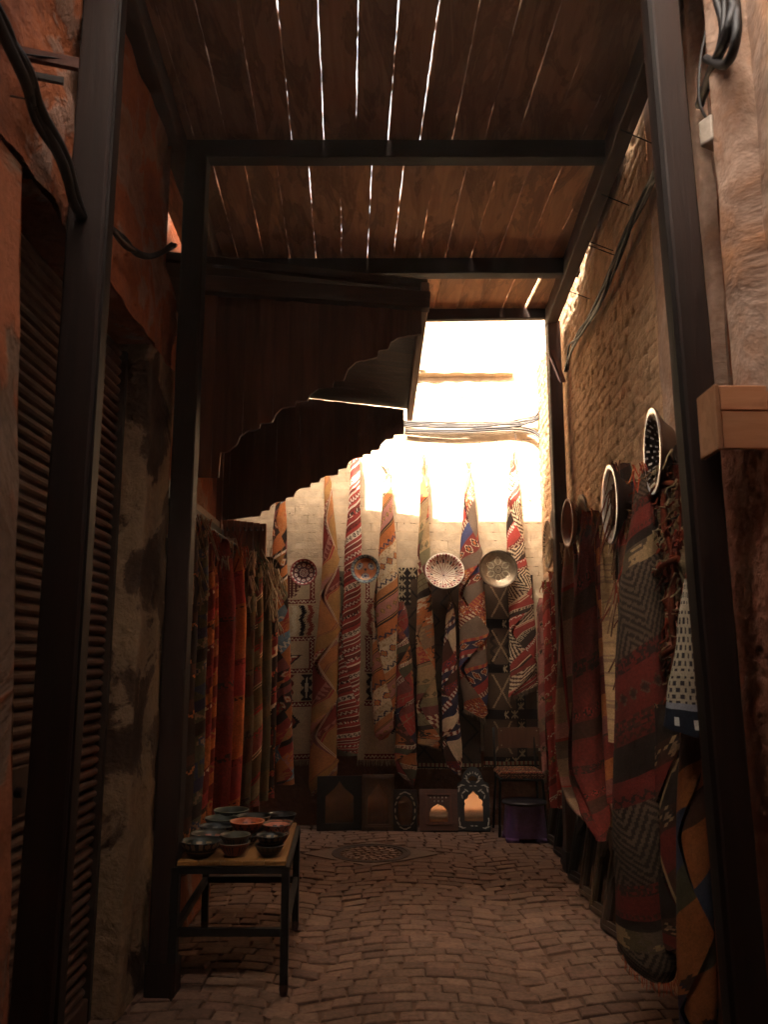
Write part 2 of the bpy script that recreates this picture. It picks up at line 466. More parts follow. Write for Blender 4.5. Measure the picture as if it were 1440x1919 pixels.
e = empty('plaster_wall', (XR, 3, 0), 'faded pink plastered wall with upright ribs, right foreground', 'wall')
m = MB((XR, 3, 0))
rough_wall(m, lambda u, v: (WX(-3.5 + 7.25 * u), -3.5 + 7.25 * u, 2.25 + 2.9 * v), 120, 50, (-1, 0, 0), .012, 3, seed=2)
m.box(XR + .05, XR + .35, -3.5, 3.75, 0, 5.1)
m.build('upper_coat', M['pinkplaster'], e, True)
m = MB((XR, 3, 0))
rough_wall(m, lambda u, v: (WX(-3.5 + 7.25 * u) - .035 + .02 * v, -3.5 + 7.25 * u, 2.32 * v), 150, 60, (-1, 0, 0), .022, 7, seed=6)
def pebbly(p):
    n1 = NZ.noise(Vector((p.y * 55, p.z * 55, 2))); n2 = NZ.noise(Vector((p.y * 22, p.z * 22, 6)))
    return .006 * n1 + .011 * n2
rough_wall(m, lambda u, v: (WX(2.3 + 1.42 * u) - .055 + .02 * v, 2.3 + 1.42 * u, .0 + 2.315 * v), 150, 260, (-1, 0, 0), .01, 4, seed=6, extra=pebbly)
m.build('lower_coat', M['redrender'], e, True)
for (y0, w, d, mm) in ((2.93, .09, .05, 'pinkplaster'), (2.60, .24, .08, 'pinkplaster')):
    m = MB((XR, 3, 0))
    def rib(u, v, y0=y0, w=w, d=d):
        y = y0 + w * (u - .5) + .02 * NZ.noise(Vector((0, y0, v * 6)))
        p = max(0, 1 - abs(2 * u - 1) ** 4)
        return (WX(y0) - d * p - .008 * NZ.noise(Vector((y * 7, 2, v * 14))), y, 2.33 + 2.8 * v)
    m.grid(rib, 12, 60)
    m.build('rib', M['pinkplaster'], e, True)
m = MB((XR, 3, 0))
rough_wall(m, lambda u, v: (WX(2.8) - .012, 2.76 + .08 * u, 2.33 + 2.7 * v), 4, 50, (-1, 0, 0), .006, 6, seed=2)
m.build('ochre_strip', M['leftplaster'], e, True)

# left wall round the shutter opening
e = empty('shopfront_wall', (XL, 3, 0), 'crumbling orange and pink plaster wall above the roller shutter', 'wall')
LZ = 3.0
def lefttop(y): return 4.75
m = MB((XL, 3, 0))
def lw(u, v):
    y = -3.5 + 7.7 * u
    z0 = LZ + .03 * NZ.noise(Vector((y * 5, 0, 1)))
    z = z0 + (4.75 - z0) * v
    lim = (4.2 if z < 3.45 else 3.93) - .10 * (.5 + NZ.noise(Vector((0, z * 3.2, 4))))
    return (XL, min(y, lim + .02 * NZ.noise(Vector((u * 40, z * 9, 4)))), z)
rough_wall(m, lw, 150, 70, (1, 0, 0), .04, 2.6, seed=3)
m.grid(lambda u, v: (XL - .33 * v, 3.95, LZ + 1.75 * u), 20, 2)
m.grid(lambda u, v: (XL - .33 * v, 2.4 + 1.55 * u, LZ + .03 * NZ.noise(Vector(((2.4 + 1.55 * u) * 5, 0, 1)))), 20, 2)
m.box(-5, XL - .06, -8, 3.9, LZ + .12, 4.70)
m.box(-5, -1.36, -8, 4.05, 0, LZ + .1)
m.build('upper_coat', M['leftplaster'], e, True)
m = MB((XL, 3, 0))
def jb(u, v):
    z = LZ * v
    if u < .5:
        return (-1.30 + .36 * u, 3.80 + .012 * NZ.noise(Vector((u * 9, z * 4, 0))), z)
    y = 3.80 + (u - .5) * .84
    return (XL + .02 * NZ.noise(Vector((y * 8, z * 5, 2))), y, z)
m.grid(jb, 24, 90)
m.grid(lambda u, v: (XL - .33 * u, 4.21, LZ * v), 2, 4)
m.build('jamb', M['jamb'], e, True)
m = MB((XL, 3, 0))
PE = lambda v: 2.33 + .14 * LZ * (1 - v)
rough_wall(m, lambda u, v: (XL, -3.5 + (PE(v) + 3.5) * u, LZ * v), 60, 50, (1, 0, 0), .012, 4, seed=8)
m.grid(lambda u, v: (XL - .2 * u, PE(v), LZ * v), 2, 20)
m.build('pier', M['pier'], e, True)

# roller shutter
e = empty('roller_shutter', (-1.27, 3.2, 0), 'closed dark ribbed steel roller shutter beside the left posts', 'shutter')
m = MB((-1.27, 3.2, 0))
pitch = .047
ns = int(2.9 / pitch)
for k in range(ns):
    z0 = .1 + k * pitch
    prof = [(-.004, 0), (.010, .008), (.016, .018), (.015, .029), (.005, .038), (-.005, .042), (-.005, .047)]
    cc = mul(hx('664636'), uni(.85, 1.1))
    ya, yb = 2.3, 3.82
    n = m.add([(-1.27 + o, yy + uni(-.001, .001), z0 + z) for o, z in prof for yy in (ya, yb)])
    for i in range(len(prof) - 1):
        m.face((n + 2 * i, n + 2 * i + 1, n + 2 * i + 3, n + 2 * i + 2), cc if i < 4 else mul(cc, .7))
m.build('slat_curtain', M['shutter'], e)
m = MB((-1.27, 3.2, 0))
m.box(-1.285, -1.24, 2.3, 3.82, 0.0, .1, hx('5a3c2e'))
bev(m.build('bottom_rail', M['shutter'], e), .006)
m = MB((-1.27, 3.2, 0))
m.box(-1.25, -1.232, 2.78, 2.98, .98, 1.14, hx('4a3428')); m.tube([(-1.232, 2.88, 1.06), (-1.205, 2.88, 1.06)], .018, 10, hx('2a2020'))
bev(m.build('lock_box', M['shutter'], e), .004)
m = MB((-1.27, 3.2, 0))
m.box(-1.30, -1.235, 3.765, 3.80, 0, 2.95, hx('3a2a20'))
m.build('side_guide', M['shutter'], e)

# left building behind: taller block
e = empty('left_building', (LB, 6, 0), 'tall plastered building on the left, dark doorway under an orange lintel', 'building')
m = MB((LB, 6, 0))
rough_wall(m, lambda u, v: (LB, 4.0 + 4.1 * u, 2.66 + 5.4 * v), 60, 60, (1, 0, 0), .012, 3)
rough_wall(m, lambda u, v: (LB - 3 * u, 4.0, 2.66 + 5.4 * v), 20, 60, (0, -1, 0), .012, 3)
m.box(LB - 3, LB - .05, 4.06, 8.1, 2.7, 8.0)
m.build('upper_wall', M['leftplaster'], e, True)
m = MB((LB, 6, 0))
m.box(LB - .9, LB - .85, 4.0, 8.0, 0, 2.7, hx('2a1a12')); m.box(LB - .9, LB, 7.7, 7.76, 0, 2.62, hx('2a1a12'))
m.build('doorway', M['frame'], e)
m = MB((LB, 6, 0))
m.box(LB - .02, LB + .04, 4.3, 7.7, 2.60, 2.655, hx('8a7260')); m.box(LB - .03, LB + .05, 4.3, 7.7, 2.53, 2.598, hx('20140e'))
m.build('lintel', M['frame'], e)
m = MB((LB, 6, 0))
m.box(LB, -1.10, 4.45, 5.6, 0, .34)
bev(m.build('plinth', M['leftplaster'], e), .03, 3)

# unseen masses added behind the viewpoint to block sun and skylight
e = empty('rear_sun_blocker', (0, -3.6, 0), 'ochre block added unseen behind the viewpoint to keep sun off the lane', 'building')  # unseen; built this tall to stop sun coming in under the roof
m = MB((0, -3.6, 0))
rough_wall(m, lambda u, v: (-4 + 8 * u, -3.6, 11.6 * v), 50, 60, (0, 1, 0), .012, 3)
m.box(-4, 4, -8, -3.66, 0, 11.6)
m.build('wall_face', M['outer'], e, True)

e = empty('light_blocker', (0, -1, 4.6), 'unseen boarded awning over the lane behind the viewpoint', 'blocker')  # unseen roof added to limit skylight on the foreground
m = MB((0, -1, 4.6))
for k in range(20):
    y = -3.6 + k * .255
    m.box(-1.4, 1.5, y, y + .257, 4.62 + .004 * (k % 2), 4.66)
m.build('boards', M['roofboard'] if 'roofboard' in M else None, e)
for y in (-2.5, -.5, 1.4):
    m = MB((0, -1, 4.6)); m.box(-1.4, 1.5, y, y + .09, 4.50, 4.618); m.build('cross_beam', M['beam'], e)
# ------------------------------------------------------------------ timber roof
ZR = 4.29
e = empty('plank_roof', (0, 4, ZR), 'dark timber roof of stained planks with light showing in the gaps', 'roof')
def planks(y0, y1, sp, xoff, gaps, shade):
    mb = MB((0, 4, ZR))
    x = xoff
    i = 0
    while x < 1.30 - sp * .3:
        g = gaps.get(i, uni(.0015, .004))
        gl = g / 2
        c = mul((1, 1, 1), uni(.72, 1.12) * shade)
        nn = int((y1 - y0) / .03)
        zz = ZR + uni(-.004, .006)
        th = .034
        if x + sp > -1.28:
            prev = None
            for k in range(nn + 1):
                y = y0 + (y1 - y0) * k / nn
                dx = -.043 * (y - 4.1)
                gp = gaps.get(i - 1, .003)
                jl = gp / 2 + (uni(-.5, .5) * .004) + .004 * NZ.noise(Vector((i * 7, y * 2.1, 0)))
                jr = gl + (uni(-.5, .5) * .004) + .004 * NZ.noise(Vector((i * 7 + 3, y * 2.1, 5)))
                a = x + dx + jl; b = x + sp + dx - jr
                n = mb.add([(a, y, zz), (b, y, zz), (b, y, zz + th), (a, y, zz + th)])
                if prev is not None:
                    for q in range(4):
                        mb.face((prev + q, prev + (q + 1) % 4, n + (q + 1) % 4, n + q), c)
                else: mb.face((n, n + 3, n + 2, n + 1), c)
                prev = n
            mb.face((prev, prev + 1, prev + 2, prev + 3), c)
        x += sp
        i += 1
    return mb
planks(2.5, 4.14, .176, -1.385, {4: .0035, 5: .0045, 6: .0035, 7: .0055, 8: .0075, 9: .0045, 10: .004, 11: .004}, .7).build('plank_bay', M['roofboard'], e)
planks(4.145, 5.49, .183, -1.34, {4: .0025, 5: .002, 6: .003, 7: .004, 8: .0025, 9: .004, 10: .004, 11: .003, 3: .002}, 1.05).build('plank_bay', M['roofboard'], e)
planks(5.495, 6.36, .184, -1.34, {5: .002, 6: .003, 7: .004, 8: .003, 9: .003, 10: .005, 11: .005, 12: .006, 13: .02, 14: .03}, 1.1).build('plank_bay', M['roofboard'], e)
def rbeam(ya, za, yb, zb, w, h, x0=-1.2, x1=None, nm='cross_beam', k=1.0):
    x1 = x1 or WX(ya) - .02
    mb = MB((0, 4, ZR)); mb.beam((x0, ya, za), (x1, yb, zb), w, h, mul((1, 1, 1), k), n=24, wob=.0015)
    return bev(mb.build(nm, M['beam'], e), .006)
rbeam(2.7, ZR - .075, 2.7, ZR - .075, .09, .13)
rbeam(4.12, ZR - .06, 4.12, ZR - .06, .09, .105)
rbeam(5.47, ZR - .065, 5.47, ZR - .06, .08, .115)
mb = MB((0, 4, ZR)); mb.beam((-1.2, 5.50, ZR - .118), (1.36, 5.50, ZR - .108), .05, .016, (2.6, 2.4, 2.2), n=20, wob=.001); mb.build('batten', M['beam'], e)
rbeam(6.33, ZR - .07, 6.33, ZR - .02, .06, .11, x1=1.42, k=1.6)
for (xa, xb, w, h, dz) in ((-1.065, -1.235, .1, .13, -.07), (1.182, 1.352, .09, .15, -.075)):
    mb = MB((0, 4, ZR)); mb.beam((xa + (.02 if xa < 0 else -.01), 2.5, ZR + dz), (xb, 6.35, ZR + dz), w, h, n=40, wob=.002)
    bev(mb.build('rafter', M['rafter'], e), .006)
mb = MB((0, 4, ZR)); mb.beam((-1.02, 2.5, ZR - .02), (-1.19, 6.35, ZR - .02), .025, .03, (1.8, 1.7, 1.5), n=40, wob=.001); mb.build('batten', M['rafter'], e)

def post(x, y, wx, wy, z1, label, z0=0.0, base=True, c=1.0, lean=0.0):
    e = empty('wooden_post', (x, y, 0), label, 'post', 'posts holding up the plank roof')
    m = MB((x, y, 0)); n = 30
    prev = None
    for k in range(n + 1):
        z = z0 + (z1 - z0) * k / n
        ch = .008
        pts = [(-wx / 2 + ch, -wy / 2), (wx / 2 - ch, -wy / 2), (wx / 2, -wy / 2 + ch), (wx / 2, wy / 2 - ch), (wx / 2 - ch, wy / 2), (-wx / 2 + ch, wy / 2), (-wx / 2, wy / 2 - ch), (-wx / 2, -wy / 2 + ch)]
        dx = .004 * NZ.noise(Vector((x * 5, z * 1.3, 1))) + lean * z
        q = m.add([(x + a + dx + uni(-.001, .001), y + b + uni(-.001, .001), z) for a, b in pts])
        if prev is not None:
            for j in range(8): m.face((prev + j, prev + (j + 1) % 8, q + (j + 1) % 8, q + j), (c, c, c))
        prev = q
    m.build('shaft', M['post'], e)
    if base:
        m = MB((x, y, 0)); m.cbox(x - wx / 2 - .012, x + wx / 2 + .012, y - wy / 2 - .012, y + wy / 2 + .012, -.02, .14, .01, (.8, .8, .8)); m.build('shoe', M['post'], e)
    return e
p1 = post(-1.045, 2.72, .13, .11, 4.16, 'thick dark wooden post in front of the roller shutter')
m = MB((-1.04, 2.72, 0)); m.box(-.979, -.965, 2.68, 2.71, 0.2, 4.1, (.45, .45, .45)); m.build('cover_strip', M['post'], p1)
p2 = post(1.10, 2.72, .105, .12, 4.16, 'dark wooden post at the right beside the hung scarf and pale box', lean=-.016)
m = MB((1.10, 2.72, 0)); m.beam((1.036, 2.69, .2), (.974, 2.69, 4.1), .016, .05, (.3, .3, .3), up=(0, 1, 0)); m.build('cover_strip', M['post'], p2)
p3 = post(-1.015, 4.1, .115, .11, 4.17, 'dark wooden post left of the bowl table, carrying the carved canopy')
p4 = post(1.36, 6.3, .10, .12, 4.16, 'slim glow-lightened brown post against the brick wall at the far right end of the roof', c=2.6)  # wood tint raised to stand for the glow falling on this post
m = MB((1.36, 6.3, 0))
a = at(1037, 656, 6.22); b = at(1058, 716, 6.22)
m.beam(a, b, .008, .03, (5, 4, 3)); m.build('light_patch', M['post'], p4)  # pale strip stands for a slanting patch of light on the post

# ------------------------------------------------------------------ carved canopy on the left
e = empty('wooden_canopy', (-.4, 4.6, 3.4), 'dark wooden canopy with scalloped side boards hanging over the left of the lane', 'canopy')
def zroof(x): return CH + 2.195 - (x - .118) * .115
NEAR = [(366, 894), (409, 894), (409.5, 847.5), (427.5, 845.6), (444.4, 832.5), (450, 817.5), (461.2, 808), (487.5, 802.5), (488.6, 793), (510, 791.2), (515.6, 776), (526.9, 764), (554.2, 760.5), (555, 751.9), (575.6, 750.7), (581.2, 738.7), (596, 728.2), (624.4, 724.5), (625, 712.5), (644.2, 711.7), (650.6, 693.7), (667.5, 678.7), (708.7, 667.5), (709.5, 657), (727.5, 654.4), (733, 641), (746.2, 631.9), (763, 629), (790, 626)]
FAR = [(405, 977), (450, 971), (487.5, 966.3), (490, 957), (504.4, 956.2), (508, 946.8), (517.5, 940.5), (534.4, 938.2), (536.2, 931.8), (550.5, 930.7), (555, 920.6), (562.5, 914.2), (581.2, 912.3), (583, 904.5), (598, 903.7), (601.8, 895.5), (611.2, 890.6), (633.7, 889.5), (634.8, 879.3), (649.5, 876.7), (654.3, 864.3), (663.7, 858), (680.6, 856.5), (681.3, 851.2), (695.6, 850.5), (696.3, 843), (710.6, 841.9), (714.3, 832.5), (723.7, 823), (738, 821.6), (738.3, 813.7), (753, 813), (757, 813)]
def scallop(pts, Y, top, th, bw, mat, nm, sh=1.0):
    P = [at(a, b, Y) for a, b in pts]
    def bot(x):
        for a, b in zip(P, P[1:]):
            if a.x <= x <= b.x:
                return a.z + (b.z - a.z) * (x - a.x) / max(1e-6, b.x - a.x)
        return P[-1].z
    mb = MB(e.location)
    x0, x1 = P[0].x, P[-1].x
    nb = max(1, round((x1 - x0) / bw)); w = (x1 - x0) / nb
    for i in range(nb):
        a, b = x0 + i * w, x0 + (i + 1) * w + .001
        c = mul((1, 1, 1), uni(.75, 1.15) * sh); dy = (.007 if i % 2 else -.004) + uni(-.002, .002)
        n = max(6, int(w / .006))
        for k in range(n):
            xa, xb = a + (b - a) * k / n, a + (b - a) * (k + 1) / n
            za, zb = bot(xa), bot(xb)
            ta, tb = top(xa), top(xb)
            if ta - za < .004: continue
            mb.hexa([(xa, Y + dy, za), (xb, Y + dy, zb), (xb, Y + dy + th, zb), (xa, Y + dy + th, za), (xa, Y + dy, ta), (xb, Y + dy, tb), (xb, Y + dy + th, tb), (xa, Y + dy + th, ta)], c)
    return mb.build(nm, mat, e)
nl, nr = at(366, 552, 4.62), at(800, 583, 4.62)
topn = lambda x: nl.z + (nr.z - nl.z) * (x - nl.x) / (nr.x - nl.x) + .01
scallop(NEAR, 4.62, topn, .022, .085, M['canopy'], 'scalloped_board')
scallop(FAR, 7.05, lambda x: zroof(x) - .013, .022, .10, M['canopy'], 'scalloped_board', .8)
a, b = at(366, 533, 4.60), at(806, 566, 4.60)
mb = MB(e.location); mb.beam(a + Vector((-.02, 0, 0)), b, .07, .105, n=12, wob=.001); bev(mb.build('front_beam', M['canopyx'], e), .005)
mb = MB(e.location)
zb = CH + 2.13
mb.beam((.245, 4.57, zb + .01), (.228, 7.09, zb), .05, .10, n=16, wob=.001); bev(mb.build('fascia', M['fascia'], e), .005)
mb = MB(e.location)
y = 4.66
while y < 7.04:
    d = .098
    c = mul((1, 1, 1), uni(.7, 1.1))
    xa, xb = -1.44, .25
    for s0, s1 in ((0, .5), (.5, 1)):
        A, B = xa + (xb - xa) * s0, xa + (xb - xa) * s1
        y1 = min(y + d - .002, 7.072)
        mb.hexa([(A, y, zroof(A)), (B, y, zroof(B)), (B, y1, zroof(B)), (A, y1, zroof(A)), (A, y, zroof(A) + .02), (B, y, zroof(B) + .02), (B, y1, zroof(B) + .02), (A, y1, zroof(A) + .02)], c)
    y += d
mb.hexa([(-1.44, 4.57, zroof(-1.44) + .024), (.26, 4.57, zroof(.26) + .024), (.26, 7.06, zroof(.26) + .024), (-1.44, 7.06, zroof(-1.44) + .024), (-1.44, 4.57, zroof(-1.44) + .028), (.26, 4.57, zroof(.26) + .028), (.26, 7.06, zroof(.26) + .028), (-1.44, 7.06, zroof(-1.44) + .028)])
mb.build('slat_ceiling', M['canopyx'], e)
for y in (4.66, 7.0):
    mb = MB(e.location)
    mb.beam((-1.43, y + .03, CH + .95), (-1.43, y + .03, CH + 2.3), .06, .06, up=(0, 1, 0))
    mb.build('wall_bracket', M['canopy'], e)

# ------------------------------------------------------------------ carpet patterns
def tri(x): x = x % 1.0; return 1 - abs(2 * x - 1)
def h2(i, j, k=0): 
    x = sin(i * 127.1 + j * 311.7 + k * 74.7) * 43758.5453
    return x - floor(x)
def mo_plain(p, q, h, C): return C[0]
def mo_zig(p, q, h, C, per=None):
    per = per or h * 1.2
    t = tri(p / per) * h * .62 + h * .19
    return C[1] if abs(t - q) < h * .17 else C[0]
def mo_dia(p, q, h, C):
    per = h * 1.05
    a = abs((p % per) - per / 2) / (per / 2) + abs(q - h / 2) / (h / 2)
    return C[2 % len(C)] if a < .38 else C[1] if a < .68 else C[-1] if a < .86 else C[0]
def mo_chk(p, q, h, C):
    return C[(int(p / (h / 3)) + int(q / (h / 3))) % 2]
def mo_tri(p, q, h, C):
    per = h * 1.1
    return C[1] if q / h < tri(p / per) else C[0]
def mo_dot(p, q, h, C):
    return C[1] if (p % (h * .8)) < h * .36 and .3 < q / h < .68 else C[0]
def mo_cmb(p, q, h, C):
    per = h * .5
    return C[1] if ((p % per) < per * .45 and q > h * .3) or q < h * .2 else C[0]
def mo_spk(p, q, h, C):
    return C[int(h2(int(p / .011), int(q / .011)) * len(C))]
def mo_str(p, q, h, C):
    return C[int(q / h * len(C)) % len(C)]
def mo_chev(p, q, h, C):
    t = (q + tri(p / (h * 1.6)) * h * .8) / (h / 8)
    return C[int(t) % 2]
def mo_ikat(p, q, h, C):
    j = h2(int(q / .012), int(p / .06)) * .05
    k = int(((p + j * 2) / .075 + (q / h) * .8)) % len(C)
    return C[k]
def mo_blk(p, q, h, C):
    return C[1] if (p % (h * 1.5)) < h * .75 else C[0]
def mo_hex(p, q, h, C):
    i = int(q / (h / 3)); a = ((p + (i % 2) * h * .28) % (h * .56)) / (h * .56)
    return C[1] if a < .1 or (q % (h / 3)) < h * .04 else C[0]
MO = dict(plain=mo_plain, zig=mo_zig, dia=mo_dia, chk=mo_chk, tri=mo_tri, dot=mo_dot, cmb=mo_cmb, spk=mo_spk, str=mo_str, chev=mo_chev, ikat=mo_ikat, blk=mo_blk, hex=mo_hex)
PAL = dict(r='a83a34', d='7a2420', o='c0703a', O='c07c48', c='dcc49c', w='e6d6b8', k='2a1e1c', n='2a2c48', b='384458', B='74909c', g='665436', G='54503a', y='b4834a', m='8a4a44', p='b07466', t='9a7a5c', s='6e5846', e='4a2a20', u='343e60', l='8a7c58', h='b89468', q='7f6a58')
PL = {k: mul(mix(hx(v), hx('a08468'), .07), 1.15) for k, v in PAL.items()}
def bands(txt):
    out = []
    for it in txt.split():
        nm, h, cs = it.split(':')
        out.append((float(h) / 100, MO[nm], [PL[c] for c in cs]))
    return out
def pat(txt, slope=.6, border=None, cell=.0045, back=None, seed=0, k=1.0):
    B = bands(txt); tot = sum(b[0] for b in B); n0 = sqrt(1 + slope * slope)
    BO = bands(border) if border else []
    wb = sum(b[0] for b in BO)
    def look(L, q, p):
        acc = 0
        for i, (h, f, C) in enumerate(L):
            if q < acc + h: return f(p, q - acc, h, C), i
            acc += h
        return L[-1][1](p, 0, L[-1][0], L[-1][2]), 0
    def f(u, s):
        if u < wb:
            c, i = look(BO, u, s)
        else:
            q = (s + slope * u) / n0; p = (u * (1 if slope > .1 else 1) - slope * s) / n0 + 50
            q = floor(q / .0015) * .0015; p = floor(p / cell) * cell
            c, i = look(B, q % tot, p)
            c = mul(c, .85 + .3 * h2(i, int(q / tot), seed))
        return mul(c, K * (.9 + .2 * h2(int(u / .01), int(s / .01), seed)))
    K = k
    f.slope = slope
    return f

# ------------------------------------------------------------------ hanging carpets
def lerp_prof(P, t):
    for (a, x), (b, y) in zip(P, P[1:]):
        if t <= b:
            k = (t - a) / max(1e-6, b - a); k = k * k * (3 - 2 * k)
            return x + (y - x) * k
    return P[-1][1]
def strands(mb, p, n, length, spread, r, cols, up=False, lean=(0, 0, 0)):
    """loose wool strands starting round p"""
    for _ in range(n):
        q = Vector(p) + Vector((uni(-1, 1) * spread, uni(-1, 1) * spread * .6, uni(-.3, .3) * spread))
        L = length * uni(.5, 1.1); pts = [q.copy()]
        d = Vector((uni(-.5, .5), uni(-.4, .2), 1 if up else -1)) + Vector(lean)
        for k in range(5):
            d += Vector((uni(-.35, .35), uni(-.2, .2), .05 if up else -.25))
            q = q + d.normalized() * L / 5
            pts.append(q.copy())
        mb.tube(pts, r, 4, mul(cols[int(rnd() * len(cols))], uni(.8, 1.1)), r * .6)
CREAMS = [hx('e0cca8'), hx('ccb490'), hx('bca080')]

def drape(label, axis, prof, pattern, face=0.0, flat=.5, seam=('helix', 0, 1.5), lap=.22, cell=.0125, cut=0.0, lobes=0, lamp=0.0, wr=.07,
          mat='rug', name='hanging_carpet', group='carpets hung along the lane', cat='carpet', tip=0, tipup=0, bottom=0, tcols=None, nth=0, seed=0, tl=.12, bl=.05, sr=.0032, knots=()):
    A = [Vector(p) for p in axis]
    L = sum((b - a).length for a, b in zip(A, A[1:]))
    nz = max(12, int(L / cell)); wmax = max(w for _, w in prof)
    n = nth or max(20, min(90, int(2 * pi * wmax * .8 / cell)))
    def ax(t):
        s = t * (len(A) - 1); i = min(len(A) - 2, int(s)); k = s - i
        if len(A) == 2: return A[0].lerp(A[1], t)
        p0 = A[max(0, i - 1)]; p1 = A[i]; p2 = A[i + 1]; p3 = A[min(len(A) - 1, i + 2)]
        return .5 * ((2 * p1) + (p2 - p0) * k + (2 * p0 - 5 * p1 + 4 * p2 - p3) * k * k + (3 * p1 - p0 - 3 * p2 + p3) * k ** 3)
    rt = Vector((cos(face), sin(face), 0)); fr = Vector((sin(face), -cos(face), 0))
    ms = MB(A[0])
    base = len(ms.v); ws = []
    circ = 2 * pi * wmax * .72
    slope = getattr(pattern, 'slope', 0.0)
    nz = int((L + slope * circ) / cell)
    for i in range(nz + 1):
        for j in range(n + 1):
            f = j / n
            s = min(L, max(0.0, (L + slope * circ) * i / nz - slope * circ * f)); t = s / L
            c = ax(t); w = lerp_prof(prof, t)
            if seam[0] == 'helix': a0 = seam[1] + seam[2] * 2 * pi * t
            else: a0 = seam[1] * (2 * tri(s / seam[2] + seam[3]) - 1)
            a = a0 + 2 * pi * f
            rr = 1 + lap * (f - .5)
            rr += wr * NZ.noise(Vector((sin(a) * 1.3 + seed, cos(a) * 1.3, s * 3.2 + seed * 2)))
            if lobes: rr += lamp * cos(lobes * a + 1.7 * NZ.noise(Vector((seed, 0, s * 1.5))) * 2)
            ca, sa = cos(a), sin(a)
            p = c + rt * (sa * w * rr) + fr * (ca * w * flat * rr)
            p.z += cut * sa * (w / wmax) * max(0, (t - .55) / .45) ** 1.5 + .006 * NZ.noise(Vector((a, s * 2, seed)))
            ms.v.append(p)
    for i in range(nz):
        for j in range(n):
            f = (j + .5) / n
            sm = (L + slope * circ) * (i + .5) / nz - slope * circ * f
            s0 = (L + slope * circ) * i / nz - slope * circ * (j + 1) / n
            if s0 > L or sm < -slope * circ / n - 2 * cell: continue
            ms.face((base + i * (n + 1) + j, base + i * (n + 1) + j + 1, base + (i + 1) * (n + 1) + j + 1, base + (i + 1) * (n + 1) + j), pattern(f * circ, sm))
    ob = ms.build(name, M[mat], None, True)
    tag(ob, label, cat, group)
    tc = tcols or CREAMS
    if tip or tipup or knots:
        mb = MB(A[0])
        if tip: strands(mb, A[0] + fr * (lerp_prof(prof, .03) * .7), tip, tl, .02 + lerp_prof(prof, .03) * .8, sr, tc)
        for kt in knots:
            c = ax(kt); w = lerp_prof(prof, kt)
            for _ in range(3):
                a = uni(-1.5, 1.5)
                strands(mb, c + rt * (sin(a) * w * 1.02) + fr * (cos(a) * w * flat * 1.02), 4, tl * .7, .012, sr * 1.35, tc)
        if tipup: strands(mb, A[0], tipup, tl * 1.1, .010, .0042, tc, up=True)
        mb.build('tassel', M['fringe'], ob)
    if bottom:
        mb = MB(A[0])
        c = ax(1.0); w = lerp_prof(prof, 1.0)
        a0 = seam[1] + seam[2] * 2 * pi if seam[0] == 'helix' else seam[1] * (2 * tri(L / seam[2] + seam[3]) - 1)
        N = int(2 * pi * w * .8 / .0085 * bottom)
        for j in range(N):
            f = (j + rnd()) / N; a = a0 + 2 * pi * f; rr = 1 + lap * (f - .5)
            p = c + rt * (sin(a) * w * rr) + fr * (cos(a) * w * flat * rr)
            p.z += cut * sin(a) * (w / wmax) + .004
            d = Vector((uni(-.3, .3), uni(-.3, .1), -1)).normalized() * bl * uni(.6, 1.1)
            mb.tube([p, p + d * .5 + Vector((uni(-.004, .004), 0, 0)), p + d], .0022, 3, mul(tc[int(rnd() * len(tc))], uni(.8, 1.1)), .0012)
        mb.build('fringe', M['fringe'], ob)
    return ob

G1 = 'twisted carpets hung on the end wall'
FT = [hx('7a6850'), hx('5e4c3a'), hx('8a6a50')]
def far(label, top, bot, wpx, txt, slope, seam, cut=0.0, Y=7.83, border=None, mid=None, cell=.0082, tip=6, tipup=7, bottom=0, seed=0, flat=.42, tl=.12, lap=.2, back=None, bl=.05, tcols=None):
    k = Y / 1545
    axis = [at(top[0], top[1], Y)] + ([at(q[0], q[1], Y) for q in mid] if mid else []) + [at(bot[0], bot[1], Y)]
    return drape(label, axis, [(t, w * k) for t, w in wpx], pat(txt, slope, border, seed=seed), 0.0, flat, seam, lap, cell, cut, tip=tip, tipup=tipup, bottom=bottom, group=G1, seed=seed, tl=tl, bl=bl, tcols=tcols or FT)

far('patchwork twisted carpet in orange, blue and brown, leftmost on the end wall', (527, 900), (536, 1470), [(0, 3), (.08, 9), (.2, 14), (.5, 17), (1, 16)],
    'ikat:12:orop plain:6:B zig:5:Bw plain:9:o ikat:12:oOrO plain:5:k plain:7:m dia:9:kcor plain:8:o str:4:kw ikat:10:lyor plain:5:k plain:7:r', .75, ('zig', .9, .5, .2), seed=1, mid=[(525, 1100), (530, 1300)])
far('ochre and rose folded carpet reaching almost to the ground, right of the small round plate', (613, 868), (608, 1478), [(0, 2.5), (.12, 8), (.33, 17), (.55, 22), (.8, 24), (.93, 26), (1, 20)],
    'plain:14:y zig:3:yp plain:9:p tri:6:pc plain:17:O str:2:mym plain:16:y zig:3:rc chk:7:cm plain:14:d tri:5:dp str:3:yry', .8, ('zig', 1.15, .62, .1), cut=.09, border='plain:1.6:m str:1.8:cpc', seed=2, mid=[(621, 1080), (610, 1290)], lap=.3)
far('bright red carpet with narrow white and black stripes, spiralled tight', (667, 832), (651, 1408), [(0, 3), (.1, 9), (.35, 16), (.7, 20), (.9, 21), (1, 18)],
    'plain:3:r str:.9:w plain:2:d dot:1.8:dk plain:2.4:r dia:4.4:wkwk plain:2.4:r str:.9:w plain:2.6:d str:.9:w plain:2:r zig:3.4:dw plain:2:r str:.9:w plain:3:d spk:2.4:rwk', .42, ('helix', .5, 1.3), cut=-.02, seed=3, mid=[(661, 1050), (656, 1250)], tipup=3, tip=4)
